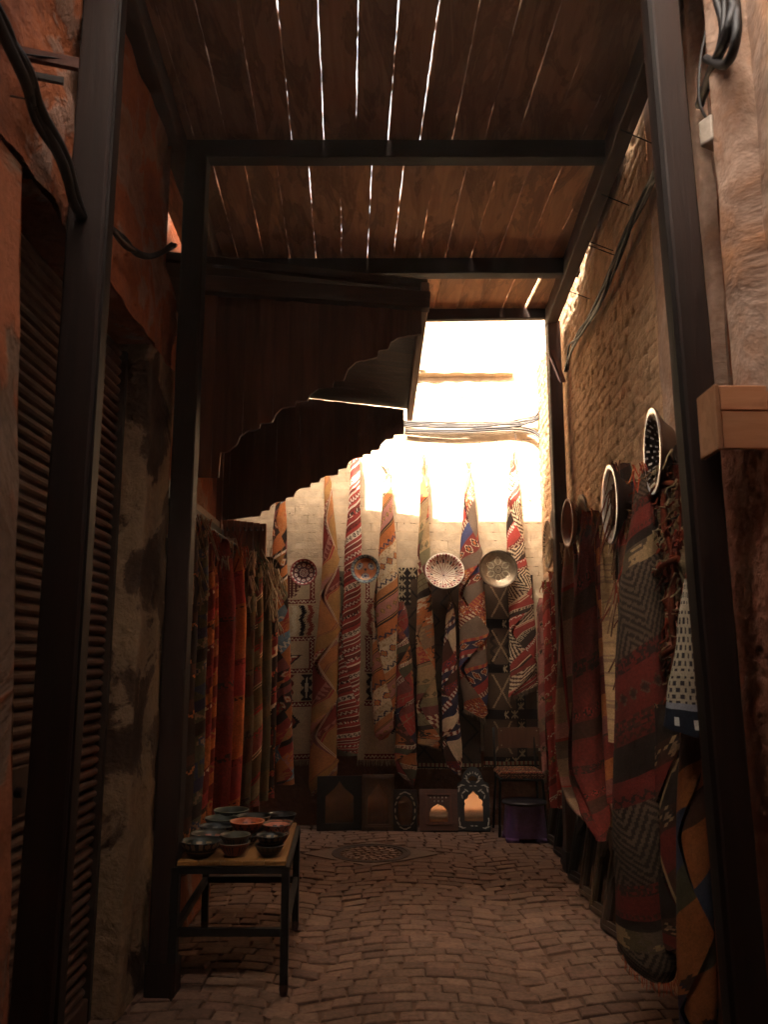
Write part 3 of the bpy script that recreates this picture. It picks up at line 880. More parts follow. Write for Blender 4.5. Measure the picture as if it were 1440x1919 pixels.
far('cream and orange carpet with blue hooked zigzags and flower motifs', (725, 888), (719, 1385), [(0, 3), (.1, 9), (.3, 17), (.5, 22), (.8, 22), (.94, 17), (1, 8)],
    'plain:6:o zig:5:on spk:5:ccch dia:9:coyn spk:5:ccch zig:5:cn plain:6:O str:2.4:kyk plain:3:p dia:6:pgy plain:3:p str:2.4:kyk', .62, ('helix', 2.2, .9), cut=.05, seed=4, mid=[(726, 1060), (722, 1240)], tip=12, tipup=9)
far('dark red banded carpet with pointed tail, tucked behind the cream and orange one', (752, 1128), (762, 1462), [(0, 6), (.15, 12), (.5, 16), (.85, 20), (1, 15)],
    'plain:8:r cmb:4:dw plain:7:m hex:12:rt plain:4:n dot:3:nc plain:5:k ikat:12:oemo cmb:4:mc plain:6:G ikat:10:oker', .5, ('zig', 1.0, .4, .4), cut=-.09, Y=7.86, seed=5, mid=[(760, 1290)], tip=14, tipup=0, tl=.1)
far('striped orange, sage and grey carpet hanging left of the red and white plate', (796, 872), (806, 1398), [(0, 3), (.1, 8), (.35, 13), (.6, 17), (.9, 20), (1, 21)],
    'ikat:13:ohto plain:7:t ikat:12:hokh ikat:13:oOro str:3:ktl plain:12:h dia:7:hgl plain:9:l plain:8:m chk:12:cd hex:12:lg plain:5:k ikat:12:okoc', .35, ('zig', 1.1, .7, .0), cut=-.03, seed=6, mid=[(796, 1080), (800, 1260)], tip=10, tipup=8, bottom=2, bl=.02)
far('narrow navy and brick red carpet with diamonds, below the red and white plate', (846, 1128), (852, 1448), [(0, 3), (.15, 9), (.4, 14), (.85, 17), (1, 13)],
    'plain:6:n blk:3:dw dia:12:ndkc blk:3:dw plain:5:n plain:10:c dia:6:cdkd plain:5:k blk:3:dw plain:9:e dia:7:drn blk:3:dw', .7, ('zig', 1.0, .45, .3), cut=-.07, Y=7.80, seed=7, mid=[(844, 1290)], tip=10, tipup=4)
far('rust speckled carpet opening into taupe folds, between the two largest plates', (880, 878), (892, 1340), [(0, 3), (.12, 10), (.34, 21), (.42, 22), (.6, 26), (.85, 25), (1, 20)],
    'spk:34:rocmdo blk:3:dc plain:15:q blk:3:ro dia:9:ndoc plain:5:r blk:3:dc plain:7:u dia:9:dkoc plain:14:q blk:3:or', .62, ('zig', 1.2, .75, .55), cut=-.07, seed=8, mid=[(884, 1050), (890, 1200)], tip=3, tipup=9, bottom=2, lap=.3)
far('red carpet with black and white chevrons and white fringe, rightmost on the end wall', (963, 862), (983, 1295), [(0, 3), (.1, 10), (.3, 17), (.5, 23), (.85, 25), (1, 27)],
    'plain:6:r zig:3:dc chev:18:kc plain:4:r str:2.4:dck plain:5:d chev:18:ec str:2.4:crc plain:7:r cmb:4:kc plain:5:k zig:3:rw', .55, ('zig', 1.1, .6, .35), cut=.055, seed=9, mid=[(968, 1030), (980, 1160)], tip=12, tipup=8, bottom=3)

# flat kilims on the end wall
def flat_rug(label, px0, px1, py0, py1, Y, fn, fr=0, group='flat rugs pinned on the end wall', cell=.008, mat='rug', wav=.012, tc=None, topfr=0):
    a, b = at(px0, py0, Y), at(px1, py1, Y)
    w, h = b.x - a.x, a.z - b.z
    ms = MB((a.x, Y, a.z))
    def pos(u, v):
        x = a.x + w * u; z = a.z - h * v
        return (x + .006 * NZ.noise(Vector((0, z * 3, px0))), Y - .012 + wav * NZ.noise(Vector((x * 5, 1, z * .8))) - .01 * v, z + .006 * NZ.noise(Vector((x * 4, px0, 0))))
    ms.grid(pos, int(w / cell), int(h / cell), lambda u, v: mul(fn(u * w, v * h, w, h), .9 + .2 * rnd()))
    ob = tag(ms.build('flat_carpet', M[mat], None, True), label, 'carpet', group)
    if fr:
        mb = MB((a.x, Y, a.z)); tc = tc or CREAMS
        for k in range(int(w / .006)):
            x = a.x + w * (k + rnd()) / int(w / .006); z = b.z + .006
            p = Vector((x, Y - .022, z)); q = p + Vector((uni(-.012, .012), uni(-.008, .002), -fr * uni(.7, 1.05)))
            mb.tube([p, (p + q) / 2 + Vector((uni(-.004, .004), 0, 0)), q], .0022, 3, mul(tc[int(rnd() * 3)], uni(.75, 1.1)), .0014)
        mb.build('fringe', M['fringe'], ob)
    return ob
c_, dr, kk, rr_, ww = hx('cdb48c'), hx('7a2018'), hx('1c1416'), hx('98402c'), hx('e0d0ac')
def bandz(x, y0, y):
    """red band with a white zigzag"""
    return ww if abs(tri(x / .035) * .022 + .012 - (y - y0)) < .0062 else dr
def cream(side):
    def f(x, y, w, h):
        # x counts from the inner (motif) side; the red upright border runs down the outer third
        xx = x if side > 0 else w - x
        rows = [.0, .245, .60, .905, 1.205, 1.52]
        for r0 in (.23, .585, .88, 1.19, h - .055):
            if r0 <= y < r0 + .044 and xx < .32: return bandz(x, r0, y)
        if .27 < xx < .314 and (y < .23 or .585 < y < .90): return bandz(y, .27, xx)
        if y < .22 and xx < .18:
            return mix(kk, dr, .45) if xx < .20 - .55 * max(0, y - .02) + .03 * (int(y / .02) % 2) and not (int(x / .012) % 3 == 0 and int(y / .012) % 2) else c_
        if .285 < y < .575:
            for xo, cc in ((.03, kk), (.12, ww), (.2, kk), (.275, rr_)):
                if abs(xx - xo - .025 * (tri((y - .285) / .14) - .5)) < .02 + (.008 if int((y + xx) / .013) % 2 else -.004): return cc
        if .64 < y < .88:
            d = abs(xx - .05) ; e_ = abs(y - .77)
            if y < .77 and abs(d * 1.2 + (.77 - y) * .6 - .06) < .012: return kk
            if .765 < y < .86 and xx < .17 - (y - .765) * 1.2: return rr_ if (int(xx / .05) + int(y / .03)) % 3 else ww
            if .75 < y < .87 and xx < .19 - (y - .765) * 1.2: return kk
        if .94 < y < 1.18:
            for xo, cc in ((.075, dr), (.25, kk)):
                d = abs(xx - xo); t = abs((y - .94) / .24 - .5) * 2
                if d < .02 + .035 * abs(sin(t * 4.5)): return ww if d < .018 * (1 - t) else cc
        if 1.25 < y < 1.5:
            d = abs(xx - .07) + abs(y - 1.37)
            st = .012 * (int((xx + y * .5) / .012) % 2)
            if d < .02: return ww
            if d < .09: return rr_
            if d < .118 + st: return kk
        return c_
    return f
flat_rug('cream flat rug with red zigzag bands and fringe, left of the ochre folded carpet', 530, 604, 1078, 1424, 7.955, cream(1), .06)
flat_rug('cream flat rug with red zigzag bands, between the red striped and cream orange carpets', 672, 748, 1076, 1424, 7.955, cream(-1), .06)
gg, gk = hx('8a8268'), hx('3a3430')
def greyg(x, y, w, h):
    if abs(((y * 1.0) % .3) - .15 + .06 * (tri(x / .12) - .5)) < .012 and .1 < y: return gk
    if int(y / .02) % 17 in (3, 4) and int(x / .02) % 3: return gk
    return gg
flat_rug('sage grey flat rug with small black hooks, behind the ochre and the red striped carpets', 606, 670, 1070, 1416, 7.965, greyg)
bg, bk, bl_ = hx('5a4636'), hx('1e1616'), hx('c4ac84')
def cross(x, y, s):
    x = (x % s) / s - .5; y = (y % s) / s - .5
    return abs(abs(x) - abs(y)) < .1 and abs(x) < .36 or (abs(x) < .06 and abs(y) < .4)
def darkk(x, y, w, h):
    if y < .02: return bl_ if int(x / .018) % 2 else bk
    if y > h - .05: return (bl_ if int(x / .02) % 2 else dr) if y < h - .018 else bk
    if x < .11 and y < .36 or y < .11:
        if x < .012 and int(y / .018) % 2: return bl_
        return mix(bl_, bk, .1) if cross(x + .02, y, .1) else bk
    if abs(tri(y / .34) * .16 - abs(x - w * .3) % .17) < .012: return bk
    if int(y / .012) % 29 == 3: return mix(bg, bk, .5)
    return mix(bg, hx('46301f'), .4 + .3 * NZ.noise(Vector((x * 3, y * 3, 1))))
flat_rug('dark brown flat rug with crossed black border, behind the narrow navy carpet', 748, 902, 1064, 1440, 7.96, darkk, .012)
def brownk(x, y, w, h):
    if y > h - .05: return (bl_ if int(x / .02) % 2 else rr_) if y < h - .02 else bk
    P = .42
    yy = y % P
    if yy < .085: return bl_ if cross(x, yy, .085) and (x % .34) > .2 else bk
    if w * .62 < x < w * .62 + .085 and (y < .5 or y > 1.1): return bl_ if cross(x - w * .62, y, .085) else bk
    cx = w * .36
    d = abs(x - cx); e2 = abs(yy - .25)
    if abs(d - e2 * .55) < .009 and e2 < .15: return mix(bl_, hx('a07050'), .4)
    if .42 < y < .9 and d < .1 and abs(tri(yy / .1) * .05 + d - .1) < .022: return mix(bg, bk, .7)
    return mix(hx('6a5442'), hx('54402f'), .5 + .5 * NZ.noise(Vector((x * 4, y * 2, 7))))
flat_rug('taupe flat rug with crossed hourglass figures, behind the chevron carpet and the chair', 900, 1010, 1078, 1436, 7.95, brownk, .012)

# ------------------------------------------------------------------ plates on the end wall
def plate(label, o, axis, rad, depth, colf, mat='ceramic', rings=22, rim=.12, name='wall_plate', group='plates hung on the walls', bowl=False, outc=None):
    o = Vector(o); ax = Vector(axis).normalized()
    prof = []
    for i in range(rings + 1):
        r = i / rings
        hgt = (-depth * (1 - (r / .885) ** 2.2) if r < .885 else .002) if bowl else (-depth * (1 - max(0, (r - .55) / .33) ** 1.2) if r < .88 else (0 if r < .88 else .0 + (r - .88) * .05))
        if not bowl and r <= .55: hgt = -depth
        prof.append((max(.0005, r * rad), hgt))
    m = MB(o)
    m.lathe(prof, o, ax, 96, colf)
    ob = tag(m.build(name, M[mat], None, True), label, 'plate', group)
    m = MB(o)
    m.lathe([(rad, 0), (rad * 1.012, -.006), (rad * .97, -.014), (rad * .72, -depth * .45 - .012), (rad * .55, -depth - .012), (rad * .5, -depth - .02), (.0005, -depth - .02)], o, ax, 64, lambda i, a: outc or hx('8a5a40'))
    m.build('underside', M['ceramic'], ob, True)
    return ob
NRG = 22
wc, rc, kc, bc, oc, gc = hx('ddceb4'), hx('8c2c2a'), hx('2a2028'), hx('40506c'), hx('b0683c'), hx('6a7458')
def p1c(i, a):
    r = (i + .5) / NRG
    if r > .92: return rc
    if r > .8: return wc if int(a * 36) % 2 else rc
    if r > .75: return kc
    if r > .42:
        t = (a * 10) % 1 - .5; d = sqrt((t * 1.6) ** 2 + ((r - .585) / .17) ** 2 * .62)
        return kc if d < .22 else wc if d < .52 else rc if d < .66 else hx('4a2428')
    if r > .38: return kc
    return (kc, wc, rc)[(int(r * 26) + int(a * 16) % 2) % 3]
def p2c(i, a):
    r = (i + .5) / NRG
    if r > .9: return hx('7c8478') if int(a * 60) % 2 else hx('4c5c5c')
    if r > .8: return hx('8a9488') if int(a * 44) % 3 else bc
    if r > .76: return hx('3a4448')
    t = (a * 3 + .25) % 1 - .5; d = sqrt((t * 1.7) ** 2 + ((r - .45) / .4) ** 2)
    if d < .2: return bc
    if d < .34: return hx('b4a890')
    if d < .48: return bc if int(a * 40) % 2 else hx('8f99a0')
    if r < .1: return kc
    return oc if (int(a * 6) % 2) else hx('c49a6a') if r > .5 else hx('9a6040')
def p3c(i, a):
    r = (i + .5) / NRG
    if r > .95: return wc
    if r > .84: return rc if (int(a * 72) % 2) else wc
    if r > .80: return wc
    if r > .5:
        t = (a * 22) % 1
        if t < .16: return rc
        if .57 < r < .72 and .35 < t < .8: return kc if .62 < r < .67 or int(a * 22) % 2 else oc
        return wc if r < .74 else mix(wc, rc, .4)
    if r > .06:
        return rc if (a * 22) % 1 < .16 + .05 / (r + .05) * .8 else wc
    return kc
def p4c(i, a):
    r = (i + .5) / NRG
    mt = hx('a08c70')
    if r > .93: return hx('6c5c48')
    if r > .7: return mul(mt, .8)
    t = abs((a * 6) % 1 - .5)
    if .22 < r < .66 and abs(t - .32 * sin((r - .22) / .44 * pi)) < .07: return hx('d0c09c')
    if .19 < r < .24: return hx('54442f')
    if r < .06: return hx('4a3a2a')
    return mul(mt, .75 + .2 * ((int(r * 20)) % 2))
def far_plate(label, px, py, rpx, colf, mat='ceramic', tilt=.2, Y=7.7, depth=.03, **k):
    o = at(px, py, Y)
    return plate(label, o, (uni(-.04, .04), -1, -tilt), rpx * Y / 1535, depth, colf, mat, **k)
far_plate('small brown plate with pale medallions, leftmost of the four on the end wall', 569, 1072, 25, p1c, tilt=-.12)
far_plate('blue grey rimmed plate with orange and blue figures, beside the red striped carpet', 685, 1066, 27, p2c, tilt=-.1)
far_plate('white bowl plate with red rays spreading from its centre, largest on the end wall', 834, 1069, 36.5, p3c, tilt=-.34, depth=.11, bowl=True)
far_plate('tarnished metal plate engraved with a six petal flower', 935, 1066, 36, p4c, 'brass', tilt=-.14)
o = at(502, 1068, 7.5)
plate('dull brown plate half hidden behind the row of carpets on the left', o, (.25, -1, -.1), .12, .03, lambda i, a: mul(hx('7a6248'), .8 + .3 * (int(i / 3) % 2)), 'brass')

# plates on the right wall, seen nearly edge on
def p5c(i, a):
    r = (i + .5) / NRG
    if r > .89: return hx('f4f0ea')
    return hx('8a8278') if (int(a * 40 + r * 9) + int(r * 22)) % 2 and (int(a * 90) % 3 == 0) else hx('1c1717')
def side_plate(label, px, py, Y, rad, tilt, depth, colf, mat='glaze', bowl=True, dz=0.0, outc=None):
    o = at(px, py, Y)
    return plate(label, o, (-cos(tilt), sin(tilt), dz), rad, depth, colf, mat, bowl=bowl, outc=outc)
side_plate('deep bowl with a broad white rim and black painted inside, near the right front post', 1223, 846, 3.6, .193, .13, .07, p5c, outc=hx('4a3020'))
side_plate('tall white lined bowl with dark edge, on the right wall above the tasselled carpets', 1143, 945, 4.25, .205, .08, .09, lambda i, a: hx('dcd0bc') if i < 19 else hx('f4f0ea'), outc=hx('3a2620'))
side_plate('plain terracotta bowl jutting from the right wall beside the slim post', 1064, 980, 5.55, .165, -.02, .11, lambda i, a: hx('a86c48'), outc=hx('b0744e'), mat='ceramic')
side_plate('beaded metal tray just behind the terracotta bowl on the right wall', 1091, 985, 5.25, .20, .05, .03, lambda i, a: hx('d0b890') if (int(a * 60) % 2 and i > 18) else hx('8a7050'), 'brass', False, outc=hx('7a6044'))
side_plate('thin pale tray with studded rim at the far end of the right wall', 1027, 1020, 7.0, .20, .02, .03, lambda i, a: hx('c8b494') if int(a * 70) % 2 or i < 18 else hx('5a4836'), 'brass', False, outc=hx('b09878'))
side_plate('grey tray leaning behind the cream braided carpet on the right wall', 1039, 985, 6.6, .15, .04, .02, lambda i, a: hx('8a8078'), 'brass', False, outc=hx('5a5048'))

# ------------------------------------------------------------------ carpets along the left wall
G2 = 'carpets hung along the left wall'
def row(label, px, Y, ztop, zbot, w, txt, slope, seed, group, face, flat=1.2, lobes=3, lamp=.14, seam=None, top=.45, tip=0, tipup=0, tcols=None, mat='rug', dx=0.0, bottom=0, border=None, mid=None, tl=.14, knots=(), cut=0.0, prof=None, dy=0.0, k=1.0, cell=.0095, prof_taper=0):
    if prof_taper: prof = [(0, w * .22), (.04, w * .42), (.12, w * .72), (.3, w * .95), (.7, w), (1, w * .85)]
    if px > 1000:
        off = .085 if px > 1040 else .07
        Y = (1.1066 - off) / ((px - 720) / 1545 - .0545)
    X = (px - 720) / 1545 * Y
    ax = [Vector((X + dx, Y + dy, ztop)), Vector((X, Y, ztop * .7 + zbot * .3)), Vector((X + dx * .3, Y, ztop * .35 + zbot * .65)), Vector((X, Y, zbot))]
    if mid: ax = mid
    return drape(label, ax, prof or [(0, w * top), (.1, w * .8), (.35, w * .95), (.7, w), (1, w * .9)], pat(txt, slope, border, seed=seed, k=k), face, flat, seam or ('helix', uni(0, 6), uni(.4, .9)),
                 .2, cell, cut, lobes, lamp, .1, mat, group=group, seed=seed, tip=tip, tipup=tipup, tcols=tcols, bottom=bottom, tl=tl, sr=.0048, knots=knots)
ORR = [hx('a8482c'), hx('8a3020'), hx('c06a40')]
row('black brown carpet nearest the left post, with a hanging pale tassel', 352, 4.75, 2.32, .35, 0.069, 'plain:9:k plain:5:e zig:4:ko plain:8:k', .3, 21, G2, R(90), tip=14, tl=.3, tcols=[hx('9a7a5c'), hx('b09474')], top=.3, lobes=2, lamp=.07, flat=1.0, knots=(.15, .22), prof_taper=1, k=1.4)
row('teal and navy patterned carpet behind the left post', 376, 5.0, 2.34, .42, 0.055, 'tri:7:Gb plain:5:n zig:5:Gt plain:6:k dia:7:Gbt plain:4:G', .5, 22, G2, R(90), tip=10, tcols=[hx('c8a888'), hx('a8482c')], top=.3, lobes=2, lamp=.07, flat=1.0, knots=(), prof_taper=1, k=1.4)
row('orange red carpet with shaggy red tufts on its top', 391, 5.25, 2.3, .45, 0.046, 'plain:6:r ikat:7:oedo plain:5:o dot:4:dc plain:6:d', .6, 23, G2, R(90), tip=34, tcols=ORR, tl=.2, mat='shag', top=.3, lobes=2, lamp=.07, flat=1.0, knots=(.05, .1), prof_taper=1, k=1.4)
row('wide dark red pile carpet left of the orange one', 420, 5.7, 2.32, .42, 0.081, 'plain:16:d plain:8:d spk:3:dk plain:14:d', .2, 24, G2, R(80), mat='shag', tip=8, top=.3, lobes=2, lamp=.07, flat=1.0, knots=(.1,), prof_taper=1, k=1.4)
row('plain burnt orange carpet, brightest in the left row', 448, 5.95, 2.3, .42, 0.060, 'plain:22:o plain:9:o spk:4:rd plain:18:r dot:4:ok', .3, 25, G2, R(80), tip=12, tipup=6, tcols=ORR, top=.3, lobes=2, lamp=.07, flat=1.0, knots=(.08,), prof_taper=1, k=1.4)
row('dark olive carpet with knotted pale tassels, beside the burnt orange one', 467, 6.2, 2.3, .42, 0.055, 'plain:12:G plain:9:g spk:4:Gk plain:12:e', .4, 26, G2, R(80), tip=16, tl=.2, top=.3, lobes=2, lamp=.07, flat=1.0, knots=(.06, .14, .22), prof_taper=1, k=1.4)
row('olive and red diagonal striped carpet in the left row', 483, 6.45, 2.28, .42, 0.057, 'plain:9:g str:3:rgr plain:8:l zig:3:gr plain:6:m str:2:cgc', .9, 27, G2, R(80), tip=10, tcols=[hx('5a5a40')], tipup=5, top=.3, lobes=2, lamp=.07, flat=1.0, knots=(.05, .12), prof_taper=1, k=1.4)
row('smooth dark green carpet in the left row', 499, 6.7, 2.26, .42, 0.061, 'plain:20:G plain:14:g plain:12:G', .3, 28, G2, R(80), tip=22, tl=.24, top=.3, lobes=2, lamp=.07, flat=1.0, knots=(.05, .13, .2), prof_taper=1, k=1.4)
row('black carpet with red specks and cream knots, last of the left row', 512, 6.95, 2.24, .40, 0.053, 'plain:7:k dia:6:kro plain:6:k spk:5:kkro plain:5:d ikat:6:korc', .6, 29, G2, R(80), tip=26, tl=.26, tipup=5, top=.3, lobes=2, lamp=.07, flat=1.0, knots=(.06, .12, .18, .26), prof_taper=1, k=1.4)
row('thin red and gold carpet strip in front of the far doorway on the left', 403, 5.45, 2.1, .45, 0.037, 'plain:6:d zig:4:ry plain:5:o', .6, 30, G2, R(80), tip=8, tcols=ORR, top=.3, lobes=2, lamp=.07, flat=1.0, knots=(), prof_taper=1, k=1.4)

e = empty('plank_door', (-1.2, 7.15, 1.5), 'open wooden plank door behind the left row of carpets', 'door')
a, b = at(414, 972, 7.15), at(499, 1000, 7.15)
n = 7
for k in range(n):
    pass
m = MB(e.location)
for k in range(n):
    x0 = a.x + (b.x - a.x) * k / n; x1 = a.x + (b.x - a.x) * (k + 1) / n
    m.box(x0 + .002, x1 - .002, 7.15 + uni(-.003, .003), 7.19, .05, a.z - .05 * k / n, mul((1, 1, 1), uni(.8, 1.15)))
bev(m.build('planks', M['doorleaf'], e), .003)
m = MB(e.location)
for k in range(8):
    x = a.x + (b.x - a.x) * (k + .5) / 8
    m.tube([(x, 7.15, a.z - .1), (x, 7.06, a.z - .12), (x, 7.04, a.z - .09)], .006, 6, hx('2a2420'))
m.build('hook_row', M['iron'], e)
m = MB((-1.1, 6, 2.33))
m.tube([(-1.19, 4.6, 2.38), (-1.17, 5.6, 2.36), (-1.06, 7.1, 2.33)], .011, 8, hx('2a2420'))
for yy in (4.7, 5.8, 7.0):
    xx = -1.19 + .02 * (yy - 4.6) if yy < 5.7 else -1.17 + .073 * (yy - 5.6)
    m.tube([(LB - .02, yy, 2.42), (xx, yy, 2.37)], .009, 6, hx('2a2420'))
tag(m.build('hanging_rail', M['iron']), 'thin dark iron rail carrying the carpets along the left wall', 'rail')

# ------------------------------------------------------------------ carpets along the right wall
G3 = 'carpets hung along the right wall'
FR = R(-78)
row('faded pink grey carpet in the far right corner', 1014, 7.75, 2.05, .35, .055, 'plain:10:p ikat:8:ptqm plain:7:m dia:6:ptk', .6, 41, G3, R(-20), 1.0)
row('scarlet carpet with small white comb figures, next to the far right corner', 1029, 7.15, 2.15, .30, .075, 'plain:7:r cmb:3:rw plain:6:r dia:4:rcr spk:3:ryg plain:5:r cmb:3:rt plain:3:d', .7, 42, G3, R(-40), 1.0, tip=22, tcols=[hx('a08430'), hx('7a5a28'), hx('a8482c')], tl=.1)
row('cream braided carpet tied round its neck with a thick cord', 1050, 6.5, 2.42, .75, .045, 'plain:6:t str:3:cqc plain:5:h spk:4:cth zig:4:tc', .4, 43, G3, R(-50), 1.0, top=1.0, tip=26, tipup=14, knots=(.1, .2, .3), tl=.2, bottom=2, prof=[(0, .06), (.05, .05), (.1, .062), (.14, .062), (.17, .045), (.3, .045), (.6, .04), (1, .03)])
row('pinkish brown carpet with a red corded edge and curved tail', 1068, 6.05, 2.25, .38, .075, 'plain:16:t plain:9:p str:1.5:rtr plain:12:s', .25, 44, G3, R(-55), 1.0, tip=12, border='str:2:rdr',
    mid=[at(1070, 1020, 5.8), at(1066, 1200, 5.8), at(1064, 1380, 5.7), at(1074, 1480, 5.5), at(1098, 1535, 5.3)], prof=[(0, .04), (.15, .06), (.5, .075), (.8, .07), (1, .03)])
row('large dark maroon pile carpet gathered at its top with red yarn', 1108, 5.2, 2.45, .3, .12, 'plain:18:d spk:6:dke plain:12:d dia:7:dkr plain:9:e', .4, 45, G3, R(-60), .9, tip=16, knots=(.04,), tcols=ORR, tl=.14, mat='shag',
    mid=[at(1112, 958, 5.05), at(1104, 1150, 5.05), at(1102, 1350, 5.0), at(1110, 1470, 4.95), at(1128, 1575, 4.75)], prof=[(0, .035), (.12, .07), (.3, .1), (.7, .118), (.85, .085), (1, .03)], lobes=2, k=.6)
row('straw coloured ribbed carpet showing its back below the white lined bowl', 1144, 5.0, 2.25, 1.05, .055, 'str:2:htht plain:3:h str:2:hth', .02, 46, G3, R(-35), .5, lobes=5, lamp=.06, top=.8)
row('dark brown carpet with long twisted tassels, left of the zigzag carpet', 1180, 4.5, 2.50, .40, .07, 'plain:12:e plain:8:k zig:4:ke plain:9:n ikat:7:kegh plain:9:d', .5, 47, G3, R(-55), .8, tip=10, knots=(.08, .16, .24, .32), tcols=[hx('6a4630'), hx('7a5238'), hx('8a3a28'), hx('9a7a5c')], tl=.34)
row('broad black carpet woven with fine zigzag lines and red edging, largest at the right', 1208, 3.95, 2.52, .16, .16, 'plain:5:d zig:4:dk chev:14:ks chev:14:ks spk:4:dek plain:6:d dot:3:de plain:4:k ikat:8:hgsh chev:14:ks chev:14:ks spk:5:dk plain:5:d dia:6:deks plain:4:d spk:5:dke zig:4:de plain:12:k', .4, 48, G3, FR, .75, lobes=2, lamp=.08, seam=('helix', 2.4, .35), border='plain:1.4:r',
    mid=[at(1218, 872, 3.8), at(1203, 1080, 3.8), at(1202, 1350, 3.78), at(1206, 1600, 3.72), at(1218, 1800, 3.64)], prof=[(0, .03), (.1, .075), (.3, .12), (.7, .15), (.95, .15), (1, .13)], tip=14, tcols=ORR, bottom=1, cut=-.05, k=.42, cell=.006)
row('narrow oxblood carpet squeezed between the corded and the maroon pile carpets', 1088, 5.5, 2.36, .5, .06, 'plain:10:d zig:4:do plain:9:m dia:6:dkr plain:8:e', .5, 54, G3, R(-60), .9, tip=14, tcols=ORR, k=.75)
row('rust carpet strip with brown knots beside the straw coloured one', 1128, 4.9, 2.36, .7, .04, 'plain:9:o plain:7:m str:2:ede plain:8:d', .5, 55, G3, R(-50), .9, tip=16, tcols=[hx('6a4630'), hx('7a5238')], tl=.25, k=.7)
row('chocolate brown carpet strip with loose cords hanging over the straw one', 1166, 4.4, 2.4, .55, .035, 'plain:12:e str:2:ekd plain:9:k', .4, 56, G3, R(-50), .9, tip=16, knots=(.1, .2, .3, .45), tcols=[hx('5a3a28'), hx('6a4630'), hx('7a3a26'), hx('8a6a4c')], tl=.42, k=.7)
row('brick red carpet with tiny white marks beside the cream braided one', 1040, 6.9, 2.2, .35, .05, 'plain:8:r cmb:4:rc plain:7:d dia:5:rdc', .6, 57, G3, R(-45), 1.0, tip=12, tcols=ORR)
# shaggy rug flat on the wall
def shag(x, y):
    gx, gy = x % .2, y % .26
    if abs(gx - .1 + .03 * sin(y * 9)) < .02 or abs(gy - .13 + .02 * sin(x * 20)) < .02: return hx('8a3a26')
    if abs(gx - .02) < .03 and abs(gy - .03) < .05: return hx('3a2a24')
    k = NZ.noise(Vector((x * 9, y * 9, 2)))
    return hx('9a7450') if k > .15 else hx('a88e6a') if k > -.2 else hx('6a2c22')
ms = MB((1.4, 3.9, 2.6))
def sp(u, v):
    y = 3.35 + 1.15 * u; z = 2.38 - 1.1 * v
    return (WX(y) - .05 + .03 * NZ.noise(Vector((y * 6, z * 6, 0))) + .018 * NZ.noise(Vector((y * 22, z * 22, 0))), y, z + .02 * NZ.noise(Vector((y * 5, 0, 0))))
ms.grid(sp, 90, 100, lambda u, v: mul(shag(1.15 * u, 1.1 * v), uni(.45, .8)))
ob = tag(ms.build('shaggy_carpet', M['shag'], None, True), 'shaggy rag rug with red lattice, flat on the wall by the right post', 'carpet', G3)
mb = MB((1.4, 3.9, 2.6))
for k in range(420):
    y, z = uni(3.36, 4.48), uni(1.3, 2.38)
    c = mul(shag(y - 3.35, 2.38 - z), .5)
    p = Vector((WX(y) - .065, y, z)); pts = [p]
    for q in range(3): p = p + Vector((uni(-.025, .005), uni(-.02, .02), uni(-.035, .008))); pts.append(p)
    mb.tube(pts, .0055, 4, mul(c, uni(.8, 1.25)), .003)
for kx in range(4):
    pts = [(WX(3.5 + kx * .27) - .08 + .012 * sin(t * 1.7 + kx), 3.5 + kx * .27 + .03 * sin(t * .9 + kx * 2), 2.36 - t * .10) for t in range(11)]
    mb.tube(pts, .014, 6, hx('5a281a'))
for kz in range(3):
    pts = [(WX(3.38 + t * .1) - .085 + .01 * sin(t * 2), 3.38 + t * .1, 2.22 - kz * .34 + .03 * sin(t * .8 + kz)) for t in range(12)]
    mb.tube(pts, .014, 6, hx('602e1e'))
mb.build('yarn_pile', M['shag'], ob, True)
# the scarf with dark dashes
def scarf(u, s):
    if s > .42:
        return hx('8a8a90') if s < .455 else (hx('c0b8ac') if (int(u / .02) % 3 == 0 and .49 < s < .53 and .1 < u < .2) else hx('22252e'))
    i = int(s / .026)
    return hx('2e2a30') if ((u + (i % 2) * .012) % .026) < .011 and (s % .026) < .016 else hx('a89880')
drape('white scarf dotted with dark dashes above a navy hem, hung beside the right front post', [at(1286, 1085, 3.2), at(1285, 1200, 3.2), at(1279, 1300, 3.2), at(1278, 1372, 3.2)], [(0, .006), (.3, .032), (.7, .06), (1, .07)], scarf, R(-30), .5, ('helix', 3, .1), cut=-.02, name='hanging_scarf', cat='scarf', group=G3, seed=51, cell=.009, nth=44)
drape('orange and blue kilim twisted into a long rope beside the right front post', [at(1300, 1330, 3.3), at(1302, 1500, 3.3), at(1306, 1700, 3.28), at(1312, 1880, 3.25), at(1314, 1960, 3.25)], [(0, .045), (.3, .06), (.6, .07), (1, .06)], pat('plain:14:o dia:8:okm plain:9:e plain:12:o plain:13:b plain:7:G plain:16:o dia:7:one plain:12:n', .7, seed=52, k=.45), R(-30), .8, ('zig', 1.0, .5, .2), .25, .012, group=G3, seed=52, cut=.03)
drape('dark patterned carpet with a tan edge, behind the orange and blue kilim', [at(1262, 1320, 3.6), at(1266, 1500, 3.6), at(1274, 1700, 3.55), at(1288, 1800, 3.5)], [(0, .08), (.5, .095), (.9, .09), (1, .05)], pat('plain:9:e ikat:8:kedn zig:5:kh plain:9:k dia:8:ekth plain:8:d', .6, 'plain:1.4:h', seed=53, k=.5), R(-60), .7, ('zig', 1.1, .6, .3), .25, .013, group=G3, seed=53, cut=-.05)

